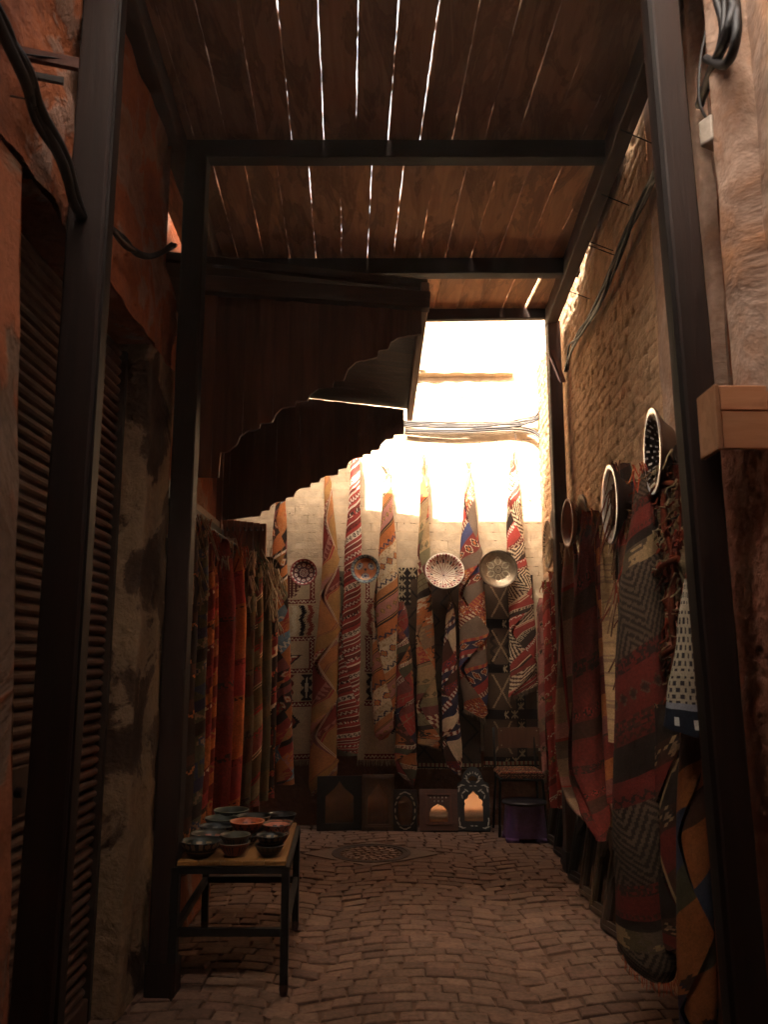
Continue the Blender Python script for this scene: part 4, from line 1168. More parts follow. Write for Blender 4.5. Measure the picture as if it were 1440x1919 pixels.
# ------------------------------------------------------------------ mirrors on the ground
def arch_poly(w, h, kind, n=14):
    """opening outline, x centred, y from 0"""
    pts = [(-w / 2, 0), (w / 2, 0)]
    if kind == 'ogee':
        sp = h * .62
        pts += [(w / 2, sp)]
        for i in range(1, n):
            t = i / n; x = w / 2 * (1 - t)
            pts.append((x * (1 + .10 * sin(t * pi * 1.6)), sp + (h - sp) * (t ** 1.0 * .75 + .25 * t ** 3)))
        R_ = pts[2:]
        pts.append((0, h))
        pts += [(-x, y) for x, y in R_[::-1]]
    elif kind == 'lobed':
        sp = h * .5
        Rr = [(w / 2, sp)]
        for cx, cy, r, a0, a1 in ((w * .30, sp + h * .13, w * .20, -40, 80), (w * .14, sp + h * .30, w * .15, -10, 80)):
            for k in range(7):
                a = R(a0 + (a1 - a0) * k / 6); Rr.append((cx + r * cos(a), cy + r * sin(a)))
        pts += Rr + [(0, h)] + [(-x, y) for x, y in Rr[::-1]]
    elif kind == 'house':
        Rr = [(w / 2, h * .55), (w * .42, h * .6), (w * .44, h * .68), (w * .25, h * .86), (w * .1, h * .93)]
        pts += Rr + [(0, h)] + [(-x, y) for x, y in Rr[::-1]]
    elif kind == 'cut':
        c = w * .22
        pts = [(-w / 2 + c, 0), (w / 2 - c, 0), (w / 2, c), (w / 2, h * .75), (w * .22, h * .94), (0, h), (-w * .22, h * .94), (-w / 2, h * .75), (-w / 2, c)]
    else:
        pts += [(w / 2, h), (-w / 2, h)]
    return pts
def frame_with_hole(mb, w, h, hole, hx0, hy0, O, ex, ey, en, th, c):
    """rectangular board w x h with an arched hole: built as strips between outline and hole"""
    H = [(x + hx0, y + hy0) for x, y in hole]
    k = len(H)
    cx, cy = hx0, hy0 + max(p[1] for p in hole) * .45
    Q = []
    for x, y in H:
        dx, dy = x - cx, y - cy
        sx = (w / 2 / abs(dx)) if abs(dx) > 1e-6 else 1e9
        sy = ((h - cy) / dy) if dy > 1e-6 else ((cy) / -dy if dy < -1e-6 else 1e9)
        s = min(sx, sy); Q.append((cx + dx * s, cy + dy * s))
    corners = [(-w / 2, 0), (w / 2, 0), (w / 2, h), (-w / 2, h)]
    O, ex, ey, en = Vector(O), Vector(ex), Vector(ey), Vector(en)
    P = lambda p, d: O + ex * p[0] + ey * p[1] + en * d
    for i in range(k):
        j = (i + 1) % k
        a, b, qa, qb = H[i], H[j], Q[i], Q[j]
        pol = [a, b, qb]
        def side(q): return 0 if abs(q[1]) < 1e-5 else 1 if abs(q[0] - w / 2) < 1e-5 else 2 if abs(q[1] - h) < 1e-5 else 3
        sa, sb = side(qa), side(qb)
        if sa != sb:
            st = sb
            mids = []
            s_ = sa
            while s_ != sb:
                mids.append(corners[(s_ + 1) % 4]); s_ = (s_ + 1) % 4
            pol += mids[::-1]
        pol.append(qa)
        n = mb.add([P(p, th) for p in pol]); mb.face([n + q for q in range(len(pol))], c)
        n = mb.add([P(a, 0), P(b, 0), P(b, th), P(a, th)]); mb.face((n, n + 1, n + 2, n + 3), mul(c, .8))
        n = mb.add([P(p, th) for p in pol[2:]] + [P(p, 0) for p in pol[2:]])
        kk_ = len(pol) - 2
        for q in range(kk_ - 1): mb.face((n + q, n + q + 1, n + kk_ + q + 1, n + kk_ + q), mul(c, .9))
def mirror(label, base, w, h, kind, ow, oh, oy, c, lean, rz=0.0, inlay=None, second=None, group='mirrors standing on the ground', dome=None, th=.025, glass='oldmirror'):
    base = Vector(base)
    e = empty('framed_mirror', base, label, 'mirror', group)
    ex = Vector((cos(rz), sin(rz), 0)); back = Vector((-sin(rz), cos(rz), 0))
    ey = (Vector((0, 0, 1)) * cos(lean) + back * sin(lean)); en = ex.cross(ey)
    if en.dot(back) > 0: en = -en
    mb = MB(base)
    frame_with_hole(mb, w, h, arch_poly(ow, oh, kind), 0, oy, base, ex, ey, en, th, c)
    mb.prism([(-w / 2, 0), (w / 2, 0), (w / 2, h), (-w / 2, h)], base - en * .006, ex, ey, en, .004, mul(c, .6))
    if dome:
        dw, dh = dome
        pl = [(-w / 2 * .98, h)] + [(-dw / 2 * cos(R(a)) * (1 if a < 60 else .96), h + .02 + dh * sin(R(a)) ** 1.2) for a in range(0, 181, 12)] + [(w / 2 * .98, h)]
        mb.prism(pl, base, ex, ey, en, th, c)
    ob = bev(mb.build('frame', M['frame'], e), .0025)
    mb = MB(base)
    mb.prism([(-w / 2 * .95, .01), (w / 2 * .95, .01), (w / 2 * .95, h * .97), (-w / 2 * .95, h * .97)], base + en * .002, ex, ey, en, .002)
    mb.build('glass', M[glass], e)
    if dome:
        mb = MB(base); r = dw * .2
        mb.prism([(r * cos(R(a)), h + .022 + r * sin(R(a))) for a in range(0, 181, 15)], base + en * (th + .001), ex, ey, en, .002)
        mb.build('glass', M['mirror'], e)
    if second:
        mb = MB(base)
        (sw, sh, sy, sc) = second
        for x0, x1, y0, y1 in ((-sw / 2, sw / 2, sy, sy + .016), (-sw / 2, sw / 2, sy + sh - .016, sy + sh), (-sw / 2, -sw / 2 + .016, sy + .016, sy + sh - .016), (sw / 2 - .016, sw / 2, sy + .016, sy + sh - .016)):
            mb.prism([(x0, y0), (x1, y0), (x1, y1), (x0, y1)], base + en * th, ex, ey, en, .01, sc)
        mb.build('moulding', M['frame'], e)
    if inlay:
        mb = MB(base)
        for (x, y, l, wd, a) in inlay:
            ca, sa = cos(a), sin(a)
            pl = [(-l / 2, 0), (-l * .2, -wd / 2), (l * .25, -wd / 2), (l / 2, 0), (l * .2, wd / 2), (-l * .25, wd / 2)]
            mb.prism([(x + px * ca - py * sa, y + px * sa + py * ca) for px, py in pl], base + en * (th + .0005), ex, ey, en, .0015, hx('cdbfa4'))
        mb.build('inlay', M['frame'], e)
    return e
def gx(px, Y): return (px - 720) / 1627 * Y
mirror('wide black framed mirror with carved arch, leaning under the ochre carpet', (gx(636, 7.72), 7.72, .004), .40, .46, 'ogee', .25, .36, .06, hx('1e1410'), .03, .10)
mirror('tall brown wooden mirror with a pointed arch opening', (gx(709, 7.72), 7.72, .004), .285, .47, 'ogee', .185, .355, .05, hx('6a5038'), .03, .03, second=(.27, .44, .015, hx('5c4430')))
inl = []
for k in range(16):
    a = 2 * pi * k / 16
    inl.append((.088 * cos(a) * 1.0, .17 + .155 * sin(a), .045, .012, a + pi / 2))
mirror('small black mirror edged with bone inlay, third from the left', (gx(760, 7.70), 7.70, .004), .21, .345, 'cut', .13, .25, .045, hx('1c1412'), .03, -.1, inlay=inl)
inl = []
for k in range(5):
    for q in range(3):
        x = -.07 + k * .035; y = .22 + q * .032
        if abs(x) * .9 + .19 < y: inl.append((x, y, .018, .011, pi / 2))
e4 = mirror('square chestnut mirror with pierced fretwork over its small arch', (gx(823, 7.66), 7.66, .004), .34, .36, 'house', .165, .165, .075, hx('5a3420'), .395, -.03, second=(.235, .27, .05, hx('6a3a24')), inlay=inl, glass='mirror')
inl = []
for sx in (-1, 1):
    for (x, y, l, wd, a) in ((.115, .03, .05, .012, .3), (.125, .06, .05, .012, 1.4), (.09, .022, .04, .01, -.2), (.13, .095, .04, .01, 1.7), (.12, .38, .05, .012, -.4), (.128, .35, .05, .012, -1.4), (.095, .392, .05, .01, .1), (.06, .345, .05, .012, .6), (.085, .33, .05, .012, -.7), (.10, .29, .045, .011, 1.3), (.045, .425, .05, .012, .7), (.03, .49, .04, .011, -.6), (.055, .455, .04, .010, 1.2), (.02, .385, .03, .008, 0), (.018, .04, .03, .01, 0)):
        inl.append((sx * x, y, l, wd, a if sx > 0 else pi - a))
for k in range(9):
    a = R(15 + 150 * k / 8); inl.append((.072 * cos(a), .432 + .072 * sin(a), .026, .008, a))
mirror('black mirror with white scrolled inlay and a domed crest', (gx(889, 7.66), 7.66, .004), .285, .41, 'lobed', .165, .27, .08, hx('17110f'), .395, -.075, inlay=inl, dome=(.2, .13), glass='mirror')

# along the right wall
SP_ = [(7.15, .26, .50, 'ogee', '4a3626', 'olive brown mirror frame nearest the purple stool, on the right side'), (6.72, .24, .46, 'rect', '1e1612', 'black rectangular mirror frame under the scarlet carpet'), (6.35, .26, .52, 'cut', '35241a', 'dark brown cut corner mirror leaning beneath the curved tail of the corded carpet'),
       (5.95, .28, .50, 'ogee', '241812', 'near black arched mirror beneath the maroon carpet tail'), (5.58, .26, .47, 'rect', '4c3624', 'plain brown mirror frame standing right of the near black arched one'), (5.22, .25, .50, 'lobed', '5a4430', 'lobed arch wooden mirror on the right side, pale glass showing'), (4.86, .27, .46, 'ogee', '3a281c', 'arched brown mirror just before the tasselled carpet'), (4.5, .25, .42, 'rect', '2c1e16', 'low dark mirror frame at the foot of the tasselled carpet, nearest to the viewer')]
for (yy, w, h, kd, cc, lb) in SP_:
    x = 1.267 + .051 * (yy - 4.97) + .01
    mirror(lb, (x, yy, .004), w, h, kd, w * .64, h * .74, h * .12, hx(cc), .2 + uni(-.03, .03), R(-90 + uni(6, 14)), group='mirrors leaning on the right wall', second=(w * .92, h * .94, h * .03, mul(hx(cc), 1.35)))

# ------------------------------------------------------------------ chair and stool
cx0 = gx(977, 7.55)
e = empty('metal_chair', (cx0, 7.6, 0), 'black tube chair with a plain wooden backrest, seat covered by a woven cushion', 'chair')
blk = hx('1a1614')
m = MB(e.location)
a, b = at(934, 1364, 7.80), at(1014, 1402, 7.80)
def bk_(u, v):
    x = a.x + (b.x - a.x) * u; z = b.z + (a.z - b.z) * v
    k = (2 * u - 1)
    return (x * 1, 7.80 + .03 * (1 - k * k), z)
m.grid(bk_, 16, 6, lambda u, v: mul((1, 1, 1), .75))
m.grid(lambda u, v: tuple(Vector(bk_(u, v)) + Vector((0, .012, 0))), 16, 6, lambda u, v: mul((1, 1, 1), .75))
for u0 in (0, 1): m.grid(lambda u, v: tuple(Vector(bk_(u0, v)) + Vector((0, .012 * u, 0))), 1, 6)
for v0 in (0, 1): m.grid(lambda u, v: tuple(Vector(bk_(u, v0)) + Vector((0, .012 * v, 0))), 16, 1)
m.build('backrest', M['doorleaf'], e, True)
m = MB(e.location)
for x in (a.x + .03, b.x - .03):
    for z in (b.z + .025, a.z - .025):
        m = MB(e.location)
        m.lathe([(.006, -.002), (.006, .003), (.0005, .004)], (x, 7.80 + .03 * (1 - ((x - a.x) / (b.x - a.x) * 2 - 1) ** 2), z), (0, -1, 0), 10, lambda i, q: hx('c8b898'))
        m.build('rivet', M['brass'], e)
sx0, sx1 = cx0 - .185, cx0 + .185
sz = .475
for (x, y, x2, y2, tall) in ((sx0, 7.46, sx0 - .02, 7.44, 0), (sx1, 7.46, sx1 + .02, 7.44, 0), (sx0, 7.76, sx0 - .02, 7.84, 1), (sx1, 7.76, sx1 + .02, 7.84, 1)):
    m = MB(e.location)
    if tall: m.tube([(x2, y2, 0), (x, y, sz - .03), (x + .0, y + .01, sz), (x + .0, y + .06, b.z), (x, y + .07, a.z)], .012, 8, blk)
    else: m.tube([(x2, y2, 0), (x, y, sz - .06), (x, y + .01, sz - .025), (x, y + .04, sz - .015)], .012, 8, blk)
    m.build('leg', M['iron'], e, True)
m = MB(e.location)
m.box(sx0, sx1, 7.43, 7.78, sz - .018, sz, hx('2a2018'))
bev(m.build('seat', M['iron'], e), .006)
m = MB((cx0, 7.6, sz))
def cush(u, v):
    x = sx0 - .02 + (sx1 - sx0 + .04) * u; k = abs(2 * v - 1)
    return (x, 7.40, 0)
P_ = pat('plain:2:e zig:2.4:eh plain:1.6:d zig:2:ko', 0.0, seed=61)
N = 40
def cu(u, v):
    a = 2 * pi * v
    ed = min(1, min(u, 1 - u) * 14) ** .5
    yy = 7.60 + .20 * max(-1, min(1, 1.25 * cos(a))) * (.93 + .07 * ed)
    zz = sz + .034 + .03 * max(-1, min(1, 1.4 * sin(a))) * ed + .004 * NZ.noise(Vector((u * 9, a, 0)))
    return (sx0 - .015 + (sx1 - sx0 + .03) * u, yy, zz)
m.grid(cu, 40, 48, lambda u, v: P_(u * .4, v * .55))
tag(m.build('seat_cushion', M['rug'], None, True), 'red and brown woven cushion on the chair seat', 'cushion')
sxc, syc = gx(984, 7.36), 7.36
e = empty('step_stool', (sxc, syc, 0), 'worn purple plastic stool with a round black top, in front of the chair', 'stool')
m = MB(e.location)
pu = hx('7c5a98')
def tub(u, v):
    a = 2 * pi * u
    k = .155 + .022 * (1 - v)
    c, s = cos(a), sin(a); q = (abs(c) ** 5 + abs(s) ** 5) ** (-1 / 5)
    fx, fy = c * q * k, s * q * k * .85
    z = .03 + .27 * v
    return (sxc + fx, syc + fy, z)
m.grid(tub, 64, 14, lambda u, v: mul(pu, .95 + .1 * rnd()))
for sx in (-1, 1):
    for sy in (-1, 1):
        x, y = sxc + sx * .125, syc + sy * .105
        m.prism_z([(x - .05, y - .045), (x + .05, y - .045), (x + .056, y), (x + .05, y + .045), (x - .05, y + .045)], 0, .034, pu)
m.build('body', M['plastic'], e, True)
m = MB(e.location)
m.lathe([(.0005, .318), (.15, .318), (.185, .312), (.19, .30), (.182, .29), (.0005, .29)], (sxc, syc, 0), (0, 0, 1), 48, lambda i, q: hx('221c20'))
m.build('top', M['plastic'], e, True)

# ------------------------------------------------------------------ table and bowls
TX0, TX1, TY0, TY1, TZ = -.965, -.455, 4.06, 4.98, .575
e = empty('display_table', ((TX0 + TX1) / 2, (TY0 + TY1) / 2, 0), 'low black iron table with a wooden plank top carrying painted bowls', 'table')
o = e.location
def sk(y): return -.045 * (y - TY0) / (TY1 - TY0)
m = MB(o)
for k in range(5):
    x0 = TX0 + (TX1 - TX0) * k / 5; x1 = TX0 + (TX1 - TX0) * (k + 1) / 5
    s = sk(TY1); c = mul((1, 1, 1), uni(.8, 1.15))
    m.hexa([(x0 + .001, TY0, TZ - .02), (x1 - .001, TY0, TZ - .02), (x1 - .001 + s, TY1, TZ - .02), (x0 + .001 + s, TY1, TZ - .02), (x0 + .001, TY0, TZ), (x1 - .001, TY0, TZ), (x1 - .001 + s, TY1, TZ), (x0 + .001 + s, TY1, TZ)], c)
bev(m.build('top', M['tabletop'], e), .002)
m = MB(o)
s = sk(TY1)
for A, B in (((TX0, TY0, 0), (TX1, TY0, 0)), ((TX0 + s, TY1, 0), (TX1 + s, TY1, 0)), ((TX0, TY0, 0), (TX0 + s, TY1, 0)), ((TX1, TY0, 0), (TX1 + s, TY1, 0))):
    m.beam(Vector(A) + Vector((0, 0, TZ - .037)), Vector(B) + Vector((0, 0, TZ - .037)), .034, .03, blk)
m.build('apron', M['iron'], e)
m = MB(o)
for A, B in (((TX0, TY0, 0), (TX1, TY0, 0)), ((TX0 + s, TY1, 0), (TX1 + s, TY1, 0)), ((TX0, TY0, 0), (TX0 + s, TY1, 0)), ((TX1, TY0, 0), (TX1 + s, TY1, 0))):
    m.beam(Vector(A) + Vector((0, 0, .27)), Vector(B) + Vector((0, 0, .27)), .026, .034, blk)
m.build('stretcher', M['iron'], e)
for (x, y) in ((TX0, TY0), (TX1, TY0), (TX0 + s, TY1), (TX1 + s, TY1)):
    m = MB(o); m.cbox(x - .018, x + .018, y - .018, y + .018, .05, TZ - .022, .003, blk)
    l = m.build('leg', M['iron'], e)
    m = MB(o); m.lathe([(.02, .052), (.022, .03), (.017, .004), (.0005, .0)], (x, y, 0), (0, 0, 1), 12, lambda i, q: hx('4a2e24')); f_ = m.build('foot', M['plastic'], l, True)
KN = 'painted bowls on the display table'
def bowl(label, x, y, z, r, h, outf, inc, rimc):
    o = Vector((x, y, z)); m = MB(o)
    kb = lambda c: mul(c, .85) if c[0] > 2.2 * c[2] else mul((c[0] * 1.15, c[1] * .9, c[2] * .68), .5)
    prof = [(.0005, .004)] + [(r * (.42 + .58 * (t ** .62)), .004 + h * t) for t in [i / 12 for i in range(13)]]
    prof[0] = (.0005, .0)
    m.lathe(prof, o, (0, 0, 1), 60, lambda i, a: kb(outf((i - 1) / 12, a)))
    ob = tag(m.build('painted_bowl', M['ceramic'], None, True), label, 'bowl', KN)
    m = MB(o)
    ip = [(r, .004 + h), (r * .985, .008 + h), (r * .95, .003 + h)] + [(r * (.38 + .55 * (t ** .62)), .012 + h * t * .98) for t in [i / 8 for i in range(7, -1, -1)]] + [(.0005, .012)]
    m.lathe(ip, o, (0, 0, 1), 48, lambda i, a: kb(rimc if i < 2 else inc(i, a)))
    m.build('lining', M['ceramic'], ob, True)
    return ob
def net(bgc, lc, n=14): return lambda t, a: lc if abs(tri(a * n) - t) < .14 or t > .93 else bgc
def zg(bgc, lc, l2, n=10): return lambda t, a: lc if t > tri(a * n) * .7 + .2 else (l2 if t > tri(a * n) * .7 else bgc)
def scl(bgc, lc, n=16): return lambda t, a: (lc if (t > .55 and sqrt(((a * n) % 1 - .5) ** 2 * 1.4 + ((t - .75) * 2.2) ** 2) < .42) or (.28 < t < .36) else bgc)
def vst(bgc, lc, n=26): return lambda t, a: lc if (a * n) % 1 < .4 and t < .8 else bgc
dk, dn, te, bo, cr = hx('2a2a2c'), hx('26303c'), hx('96553a'), hx('a04c2a'), hx('b4a488')
fl = lambda c1, c2: (lambda i, a: c2 if (i > 4 and int(a * 18) % 2) else c1)
BW = [(-.87, 4.14, 0, .093, .085, scl(dn, cr), fl(hx('3a4440'), cr), dk, 'large dark bowl with pale scallops round its side, front left corner of the table'),
      (-.865, 4.33, 0, .093, .08, scl(dk, cr, 20), fl(hx('4a4a44'), te), dk, 'dark wide bowl with floral lining, second from the front in the left line'),
      (-.87, 4.52, 0, .088, .08, net(dn, cr, 18), fl(dn, hx('6a7470')), dk, 'blue black bowl with a fine net pattern, middle of the left line'),
      (-.88, 4.71, 0, .09, .085, vst(hx('2e3834'), dk), fl(hx('3c4842'), dk), hx('6a746c'), 'green grey bowl with plain shiny rim, left line near the back'),
      (-.86, 4.88, 0, .095, .10, vst(hx('3a463e'), dk), fl(hx('38443c'), hx('4a564a')), hx('76806f'), 'deep green grey bowl at the back left of the table'),
      (-.715, 4.16, 0, .072, .07, vst(bo, hx('3c2a20')), fl(hx('4a4a44'), dk), hx('5a4a3a'), 'orange brown bowl with dark upright strokes, front of the middle line'),
      (-.712, 4.165, .03, .070, .075, vst(hx('6a4a34'), dk), fl(hx('4c5048'), hx('56584e')), hx('5a5a50'), 'grey lined bowl nested in the orange brown one'),
      (-.705, 4.38, 0, .08, .06, scl(dk, cr, 22), fl(dk, te), dk, 'shallow black bowl with white dots, below the orange zigzag bowl'),
      (-.70, 4.44, .045, .085, .07, zg(hx('7a2c1c'), hx('c0582c'), hx('2a1c18'), 12), fl(bo, hx('5a2418')), hx('b06038'), 'orange bowl with bold red zigzags, stacked in the middle line'),
      (-.71, 4.72, 0, .09, .095, scl(dk, cr, 12), fl(hx('3c3c3a'), cr), dk, 'black bowl with large pale medallions, back of the middle line'),
      (-.545, 4.15, 0, .067, .06, scl(dk, hx('6a6458'), 16), fl(dk, hx('4a4238')), dk, 'small dark bowl at the front right corner of the table'),
      (-.545, 4.19, .035, .068, .06, scl(dk, cr, 14), fl(dk, cr), dk, 'black bowl with white flowers stacked on the front right one'),
      (-.55, 4.38, 0, .07, .065, net(te, hx('3a1e18'), 12), fl(hx('a8988c'), te), dk, 'terracotta bowl with dark criss cross net, right line'),
      (-.55, 4.46, .03, .07, .065, net(hx('a05c40'), dk, 9), fl(hx('b0664a'), dk), hx('3c3430'), 'pinkish terracotta bowl tilted on the netted one, with open black grid'),
      (-.565, 4.66, 0, .074, .07, net(hx('a86044'), dk, 10), fl(te, hx('3a1e18')), dk, 'terracotta bowl with a black line grid, right line towards the back'),
      (-.57, 4.82, 0, .078, .085, vst(dk, hx('3c3a34')), fl(hx('20201e'), dk), dk, 'plain black bowl at the back right of the table')]
for (x, y, z, r, h, of, ic, rc_, lb) in BW:
    bowl(lb, x, y, TZ + .001 + z, r * 1.04, h * .82, of, ic, rc_)

# ------------------------------------------------------------------ cables, socket, box
def cable(label, paths, r, name='cable_bundle', cols=None, extra=None, loc=None):
    o = Vector(paths[0][0]); m = MB(o)
    for i, p in enumerate(paths):
        m.tube(p, r[i % len(r)], 6, (cols or [hx('1c1614')])[i % len(cols or [1])])
    ob = tag(m.build(name, M['cable'], None, True), label, 'cable')
    if extra:
        m = MB(o)
        for a, b in extra: m.tube([a, b], .003, 5, hx('1c1614'))
        m.build('nail', M['iron'], ob)
    return ob
def spline(pts, n=8, j=0.0):
    P = [Vector(p) for p in pts]; out = []
    for i in range(len(P) - 1):
        p0, p1, p2, p3 = P[max(0, i - 1)], P[i], P[i + 1], P[min(len(P) - 1, i + 2)]
        for k in range(n):
            t = k / n
            out.append(.5 * ((2 * p1) + (p2 - p0) * t + (2 * p0 - 5 * p1 + 4 * p2 - p3) * t * t + (3 * p1 - p0 - 3 * p2 + p3) * t ** 3) + Vector((uni(-j, j), uni(-j, j), uni(-j, j))))
    out.append(P[-1]); return out
def sight_w(px, py, off):
    Y = 4.0
    for _ in range(6): Y = sight_x(px, py, WX(Y) - off).y
    return at(px, py, Y)
XW = .05
pts0 = [sight_w(px, py, XW) for px, py in ((1262, 230), (1240, 310), (1200, 385), (1165, 470), (1128, 560), (1092, 620), (1072, 655), (1064, 690))]
ps = [spline([p + Vector((uni(-.02, .01), 0, uni(-.035, .035))) for p in pts0], 5, .001) for _ in range(6)]
nl_ = []
for px, py in ((1222, 268), (1180, 385), (1150, 470), (1152, 478), (1106, 560)):
    a = sight_w(px, py, .03); nl_.append((a, a + Vector((-.16, -.05, .035))))
cable('black cable bundle with jutting nails running down the brick wall', ps, [.009, .007, .006], cols=[hx('1c1614'), hx('241a16'), hx('3a2c22')], extra=nl_)
ps = []
for k in range(9):
    q = [at(757, 795 + uni(-8, 8), 7.93), at(830, 797 + uni(-7, 7), 7.92), at(920, 795 + uni(-7, 7), 7.92), at(985, 789 + uni(-6, 6), 7.9), at(1015, 775 + uni(-8, 8), 7.85), at(1034, 735 + uni(-5, 5), 7.6)]
    ps.append(spline(q, 6, .001))
for k in range(3):
    q = [at(760, 805 + k * 3, 7.93), at(860, 806 + k * 3, 7.92), at(960, 800 + k * 4, 7.92), at(1000, 806 + k * 4, 7.9), at(1022, 826 + k * 3, 7.85)]
    ps.append(spline(q, 6, .001))
nl_ = [(at(x, y, 7.95), at(x + dx, y + 22, 7.88)) for x, y, dx in ((757, 800, 3), (893, 782, 1), (965, 806, 3), (805, 802, 0))]
cable('grey sagging cables strung across the sunlit end wall', ps, [.008, .010, .007], cols=[hx('3a2e24'), hx('2a221c'), hx('5a4a3a')], extra=nl_)
XW = XL + .06
pts0 = [sight_x(px, py, XW) for px, py in ((-60, -60), (0, 55), (40, 140), (70, 215), (110, 300), (140, 375), (160, 430))]
ps = [spline([p + Vector((uni(-.01, .02), 0, uni(-.02, .02))) for p in pts0], 6) for _ in range(5)]
nl_ = [(sight_x(32, 100, XW - .05), sight_x(32, 100, XW - .05) + Vector((.12, .05, .02))), (sight_x(20, 180, XW - .05), sight_x(45, 185, XW + .05)), (sight_x(55, 205, XW - .05), sight_x(70, 200, XW + .06))]
cable('thick black cables sagging across the crumbling plaster at upper left', ps, [.017, .013, .010], cols=[hx('1a1412'), hx('241a16')], extra=nl_)
pts0 = [sight_x(px, py, XW) for px, py in ((205, 425), (235, 455), (262, 478), (290, 480), (325, 462))]
ps = [spline([p + Vector((uni(-.01, .01), 0, uni(-.015, .015))) for p in pts0], 6) for _ in range(4)]
cable('short run of cables between the two left posts', ps, [.012, .010], cols=[hx('1a1412'), hx('4a3626')])
m = MB(sight_x(85, 98, XL + .02))
a = sight_x(38, 100, XL + .01)
m.beam(a, a + Vector((.16, .05, .0)), .02, .035, hx('6a3a26'))
tag(m.build('wall_bracket', M['iron']), 'rusty iron bar sticking out of the upper left wall', 'bracket')
m = MB(sight_x(95, 140, XL + .02))
a = sight_x(52, 140, XL + .01); m.beam(a, a + Vector((.10, .03, .0)), .014, .02, hx('3a2a20'))
tag(m.build('wall_bracket', M['iron']), 'shorter black iron bar just below the rusty one, upper left wall', 'bracket')
XW = 1.19
a = sight_x(1340, 250, XW)
e = empty('power_socket', a, 'dirty white socket block hanging on a cord at upper right', 'socket')
m = MB(a)
m.box(a.x - .045, a.x + .035, a.y - .03, a.y + .03, a.z - .05, a.z + .05, hx('b0a090'), .5)
bev(m.build('body', M['plastic'], e), .008, 2)
m = MB(a)
mm = Matrix.Rotation(.5, 3, 'Z')
for dx, dz in ((-.02, .02), (.012, .02), (-.02, -.022), (.012, -.02)):
    p = a + Vector((-.005, 0, 0)) + mm @ Vector((dx, -.0312, dz)); m.lathe([(.0005, 0), (.009, 0)], p, mm @ Vector((0, -1, 0)), 12, lambda i, q: hx('2a201c'))
m.build('socket_hole', M['plastic'], e)
m = MB(a)
m.tube(spline([a + Vector((-.02, 0, .05)), a + Vector((-.045, 0, .13)), a + Vector((-.03, .0, .3)), a + Vector((.02, 0, .5))], 6), .005, 6, hx('241a16'))
m.build('cord', M['cable'], e)
XW = 1.17
ps = []
for k in range(3):
    q = [sight_x(1316, 190, XW + .05), sight_x(1340, 120, XW), sight_x(1352 + k * 7, 60, XW - .03 * k), sight_x(1350 + 12 * k, -20, XW), sight_x(1330 + 14 * k, -90, XW)]
    ps.append(spline([p + Vector((0, uni(-.03, .03), 0)) for p in q], 6))
q = [sight_x(1325, 110, XW), sight_x(1362, 120, XW - .05), sight_x(1382, 60, XW - .05), sight_x(1376, -20, XW)]
ps.append(spline(q, 8))
cable('looped black cables at the upper right corner by the front post', ps, [.016, .012, .018], cols=[hx('1a1210')])
# pale wooden box
a, b = at(1337, 722, 2.5), at(1337, 840, 2.5)
e = empty('wooden_box', (1.25, 2.5, b.z), 'pale wooden box of two boards fixed beside the right front post', 'box')
m = MB(e.location)
zm = (a.z + b.z) / 2 + .02
m.box(a.x + .02, 1.46, 2.50, 2.52, zm + .001, a.z, (1.05, 1, 1)); m.box(a.x + .02, 1.46, 2.502, 2.522, b.z, zm - .001, (.88, .85, .85))
m.box(a.x + .02, 1.46, 2.525, 2.70, a.z - .02, a.z - .002, (.7, .7, .7))
bev(m.build('front_board', M['palebox'], e), .003)
m = MB(e.location)
m.box(a.x, a.x + .018, 2.495, 2.64, b.z - .004, a.z + .002, (.62, .64, .66))
bev(m.build('end_board', M['palebox'], e), .003)

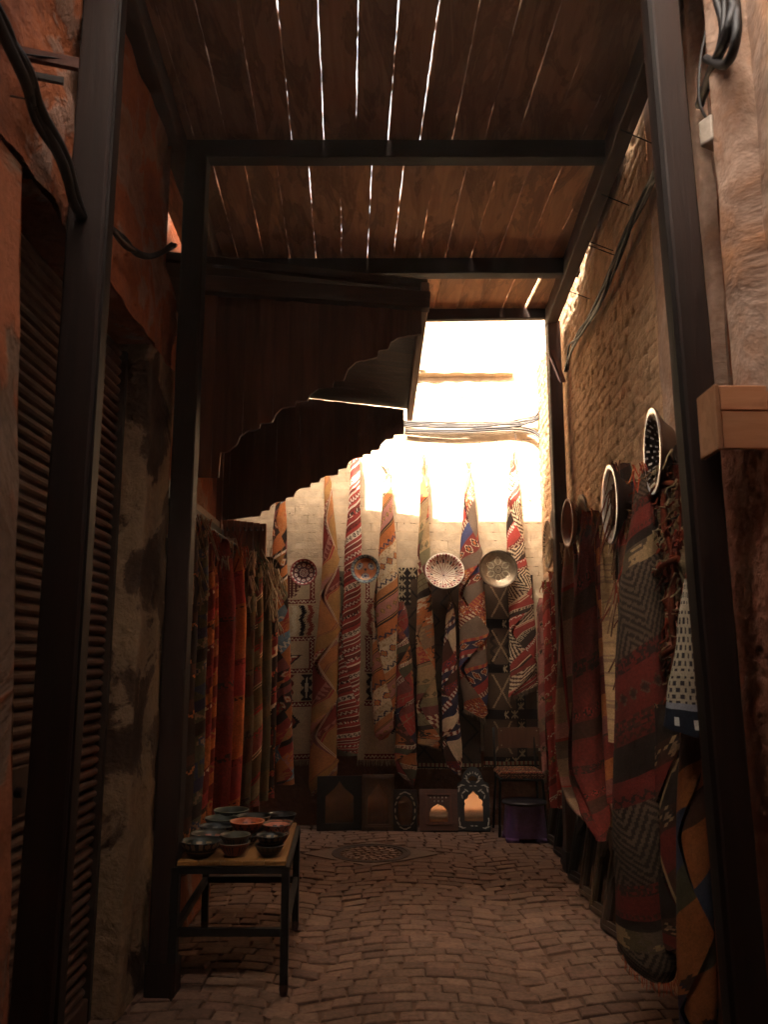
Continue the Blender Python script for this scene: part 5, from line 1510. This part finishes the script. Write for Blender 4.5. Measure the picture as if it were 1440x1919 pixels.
# ------------------------------------------------------------------ dusty air
t = bpy.data.materials.new('dusty_air'); t.use_nodes = True
tn = t.node_tree; tn.nodes.clear()
to = tn.nodes.new('ShaderNodeOutputMaterial'); tv = tn.nodes.new('ShaderNodeVolumePrincipled')
tv.inputs['Color'].default_value = (.92, .76, .60, 1); tv.inputs['Density'].default_value = .008; tv.inputs['Anisotropy'].default_value = .2
tn.links.new(tv.outputs[0], to.inputs['Volume'])
m = MB((0, 0, 0)); m.box(-13, 13, -13, 15, -1.3, 12.8)
hz_ = tag(m.build('haze', t), 'thin dusty haze filling the lane', kind='stuff')
# ------------------------------------------------------------------ light
SX, SY, SZ = .30, 1.0, -.91
d = Vector((SX, SY, SZ)).normalized()
w = bpy.data.worlds.new('World'); SC.world = w; w.use_nodes = True
nt = w.node_tree
sky = nt.nodes.new('ShaderNodeTexSky'); sky.sky_type = 'NISHITA'; sky.sun_disc = False
sky.sun_elevation = math.asin(-d.z); sky.sun_rotation = atan2(-d.x, -d.y) % (2 * pi)
sky.dust_density = 9; sky.air_density = .8; sky.ozone_density = .5
bgn = nt.nodes['Background']; bgn.inputs['Strength'].default_value = .13
hs = nt.nodes.new('ShaderNodeHueSaturation'); hs.inputs['Saturation'].default_value = .35
nt.links.new(sky.outputs[0], hs.inputs['Color']); wm = nt.nodes.new('ShaderNodeMix'); wm.data_type = 'RGBA'; wm.blend_type = 'MULTIPLY'; wm.inputs[0].default_value = 1.0; wm.inputs[7].default_value = (1.0, .93, .83, 1)
nt.links.new(hs.outputs[0], wm.inputs[6]); nt.links.new(wm.outputs[2], bgn.inputs[0])
sl = bpy.data.lights.new('sun', 'SUN'); sl.energy = 3.0; sl.angle = R(.5); sl.color = (1.0, .945, .86)
so = bpy.data.objects.new('sun', sl); COL.objects.link(so)
so.rotation_euler = d.to_track_quat('-Z', 'Y').to_euler(); so.location = (0, 0, 20)
SC.view_settings.view_transform = 'Standard'; SC.view_settings.look = 'None'
SC.view_settings.gamma = 1.0; SC.view_settings.exposure = 3.72
SC.render.engine = 'CYCLES'
SC.cycles.max_bounces = 10; SC.cycles.diffuse_bounces = 7; SC.cycles.glossy_bounces = 4
SC.cycles.use_denoising = True
SC.cycles.sample_clamp_indirect = 4.0
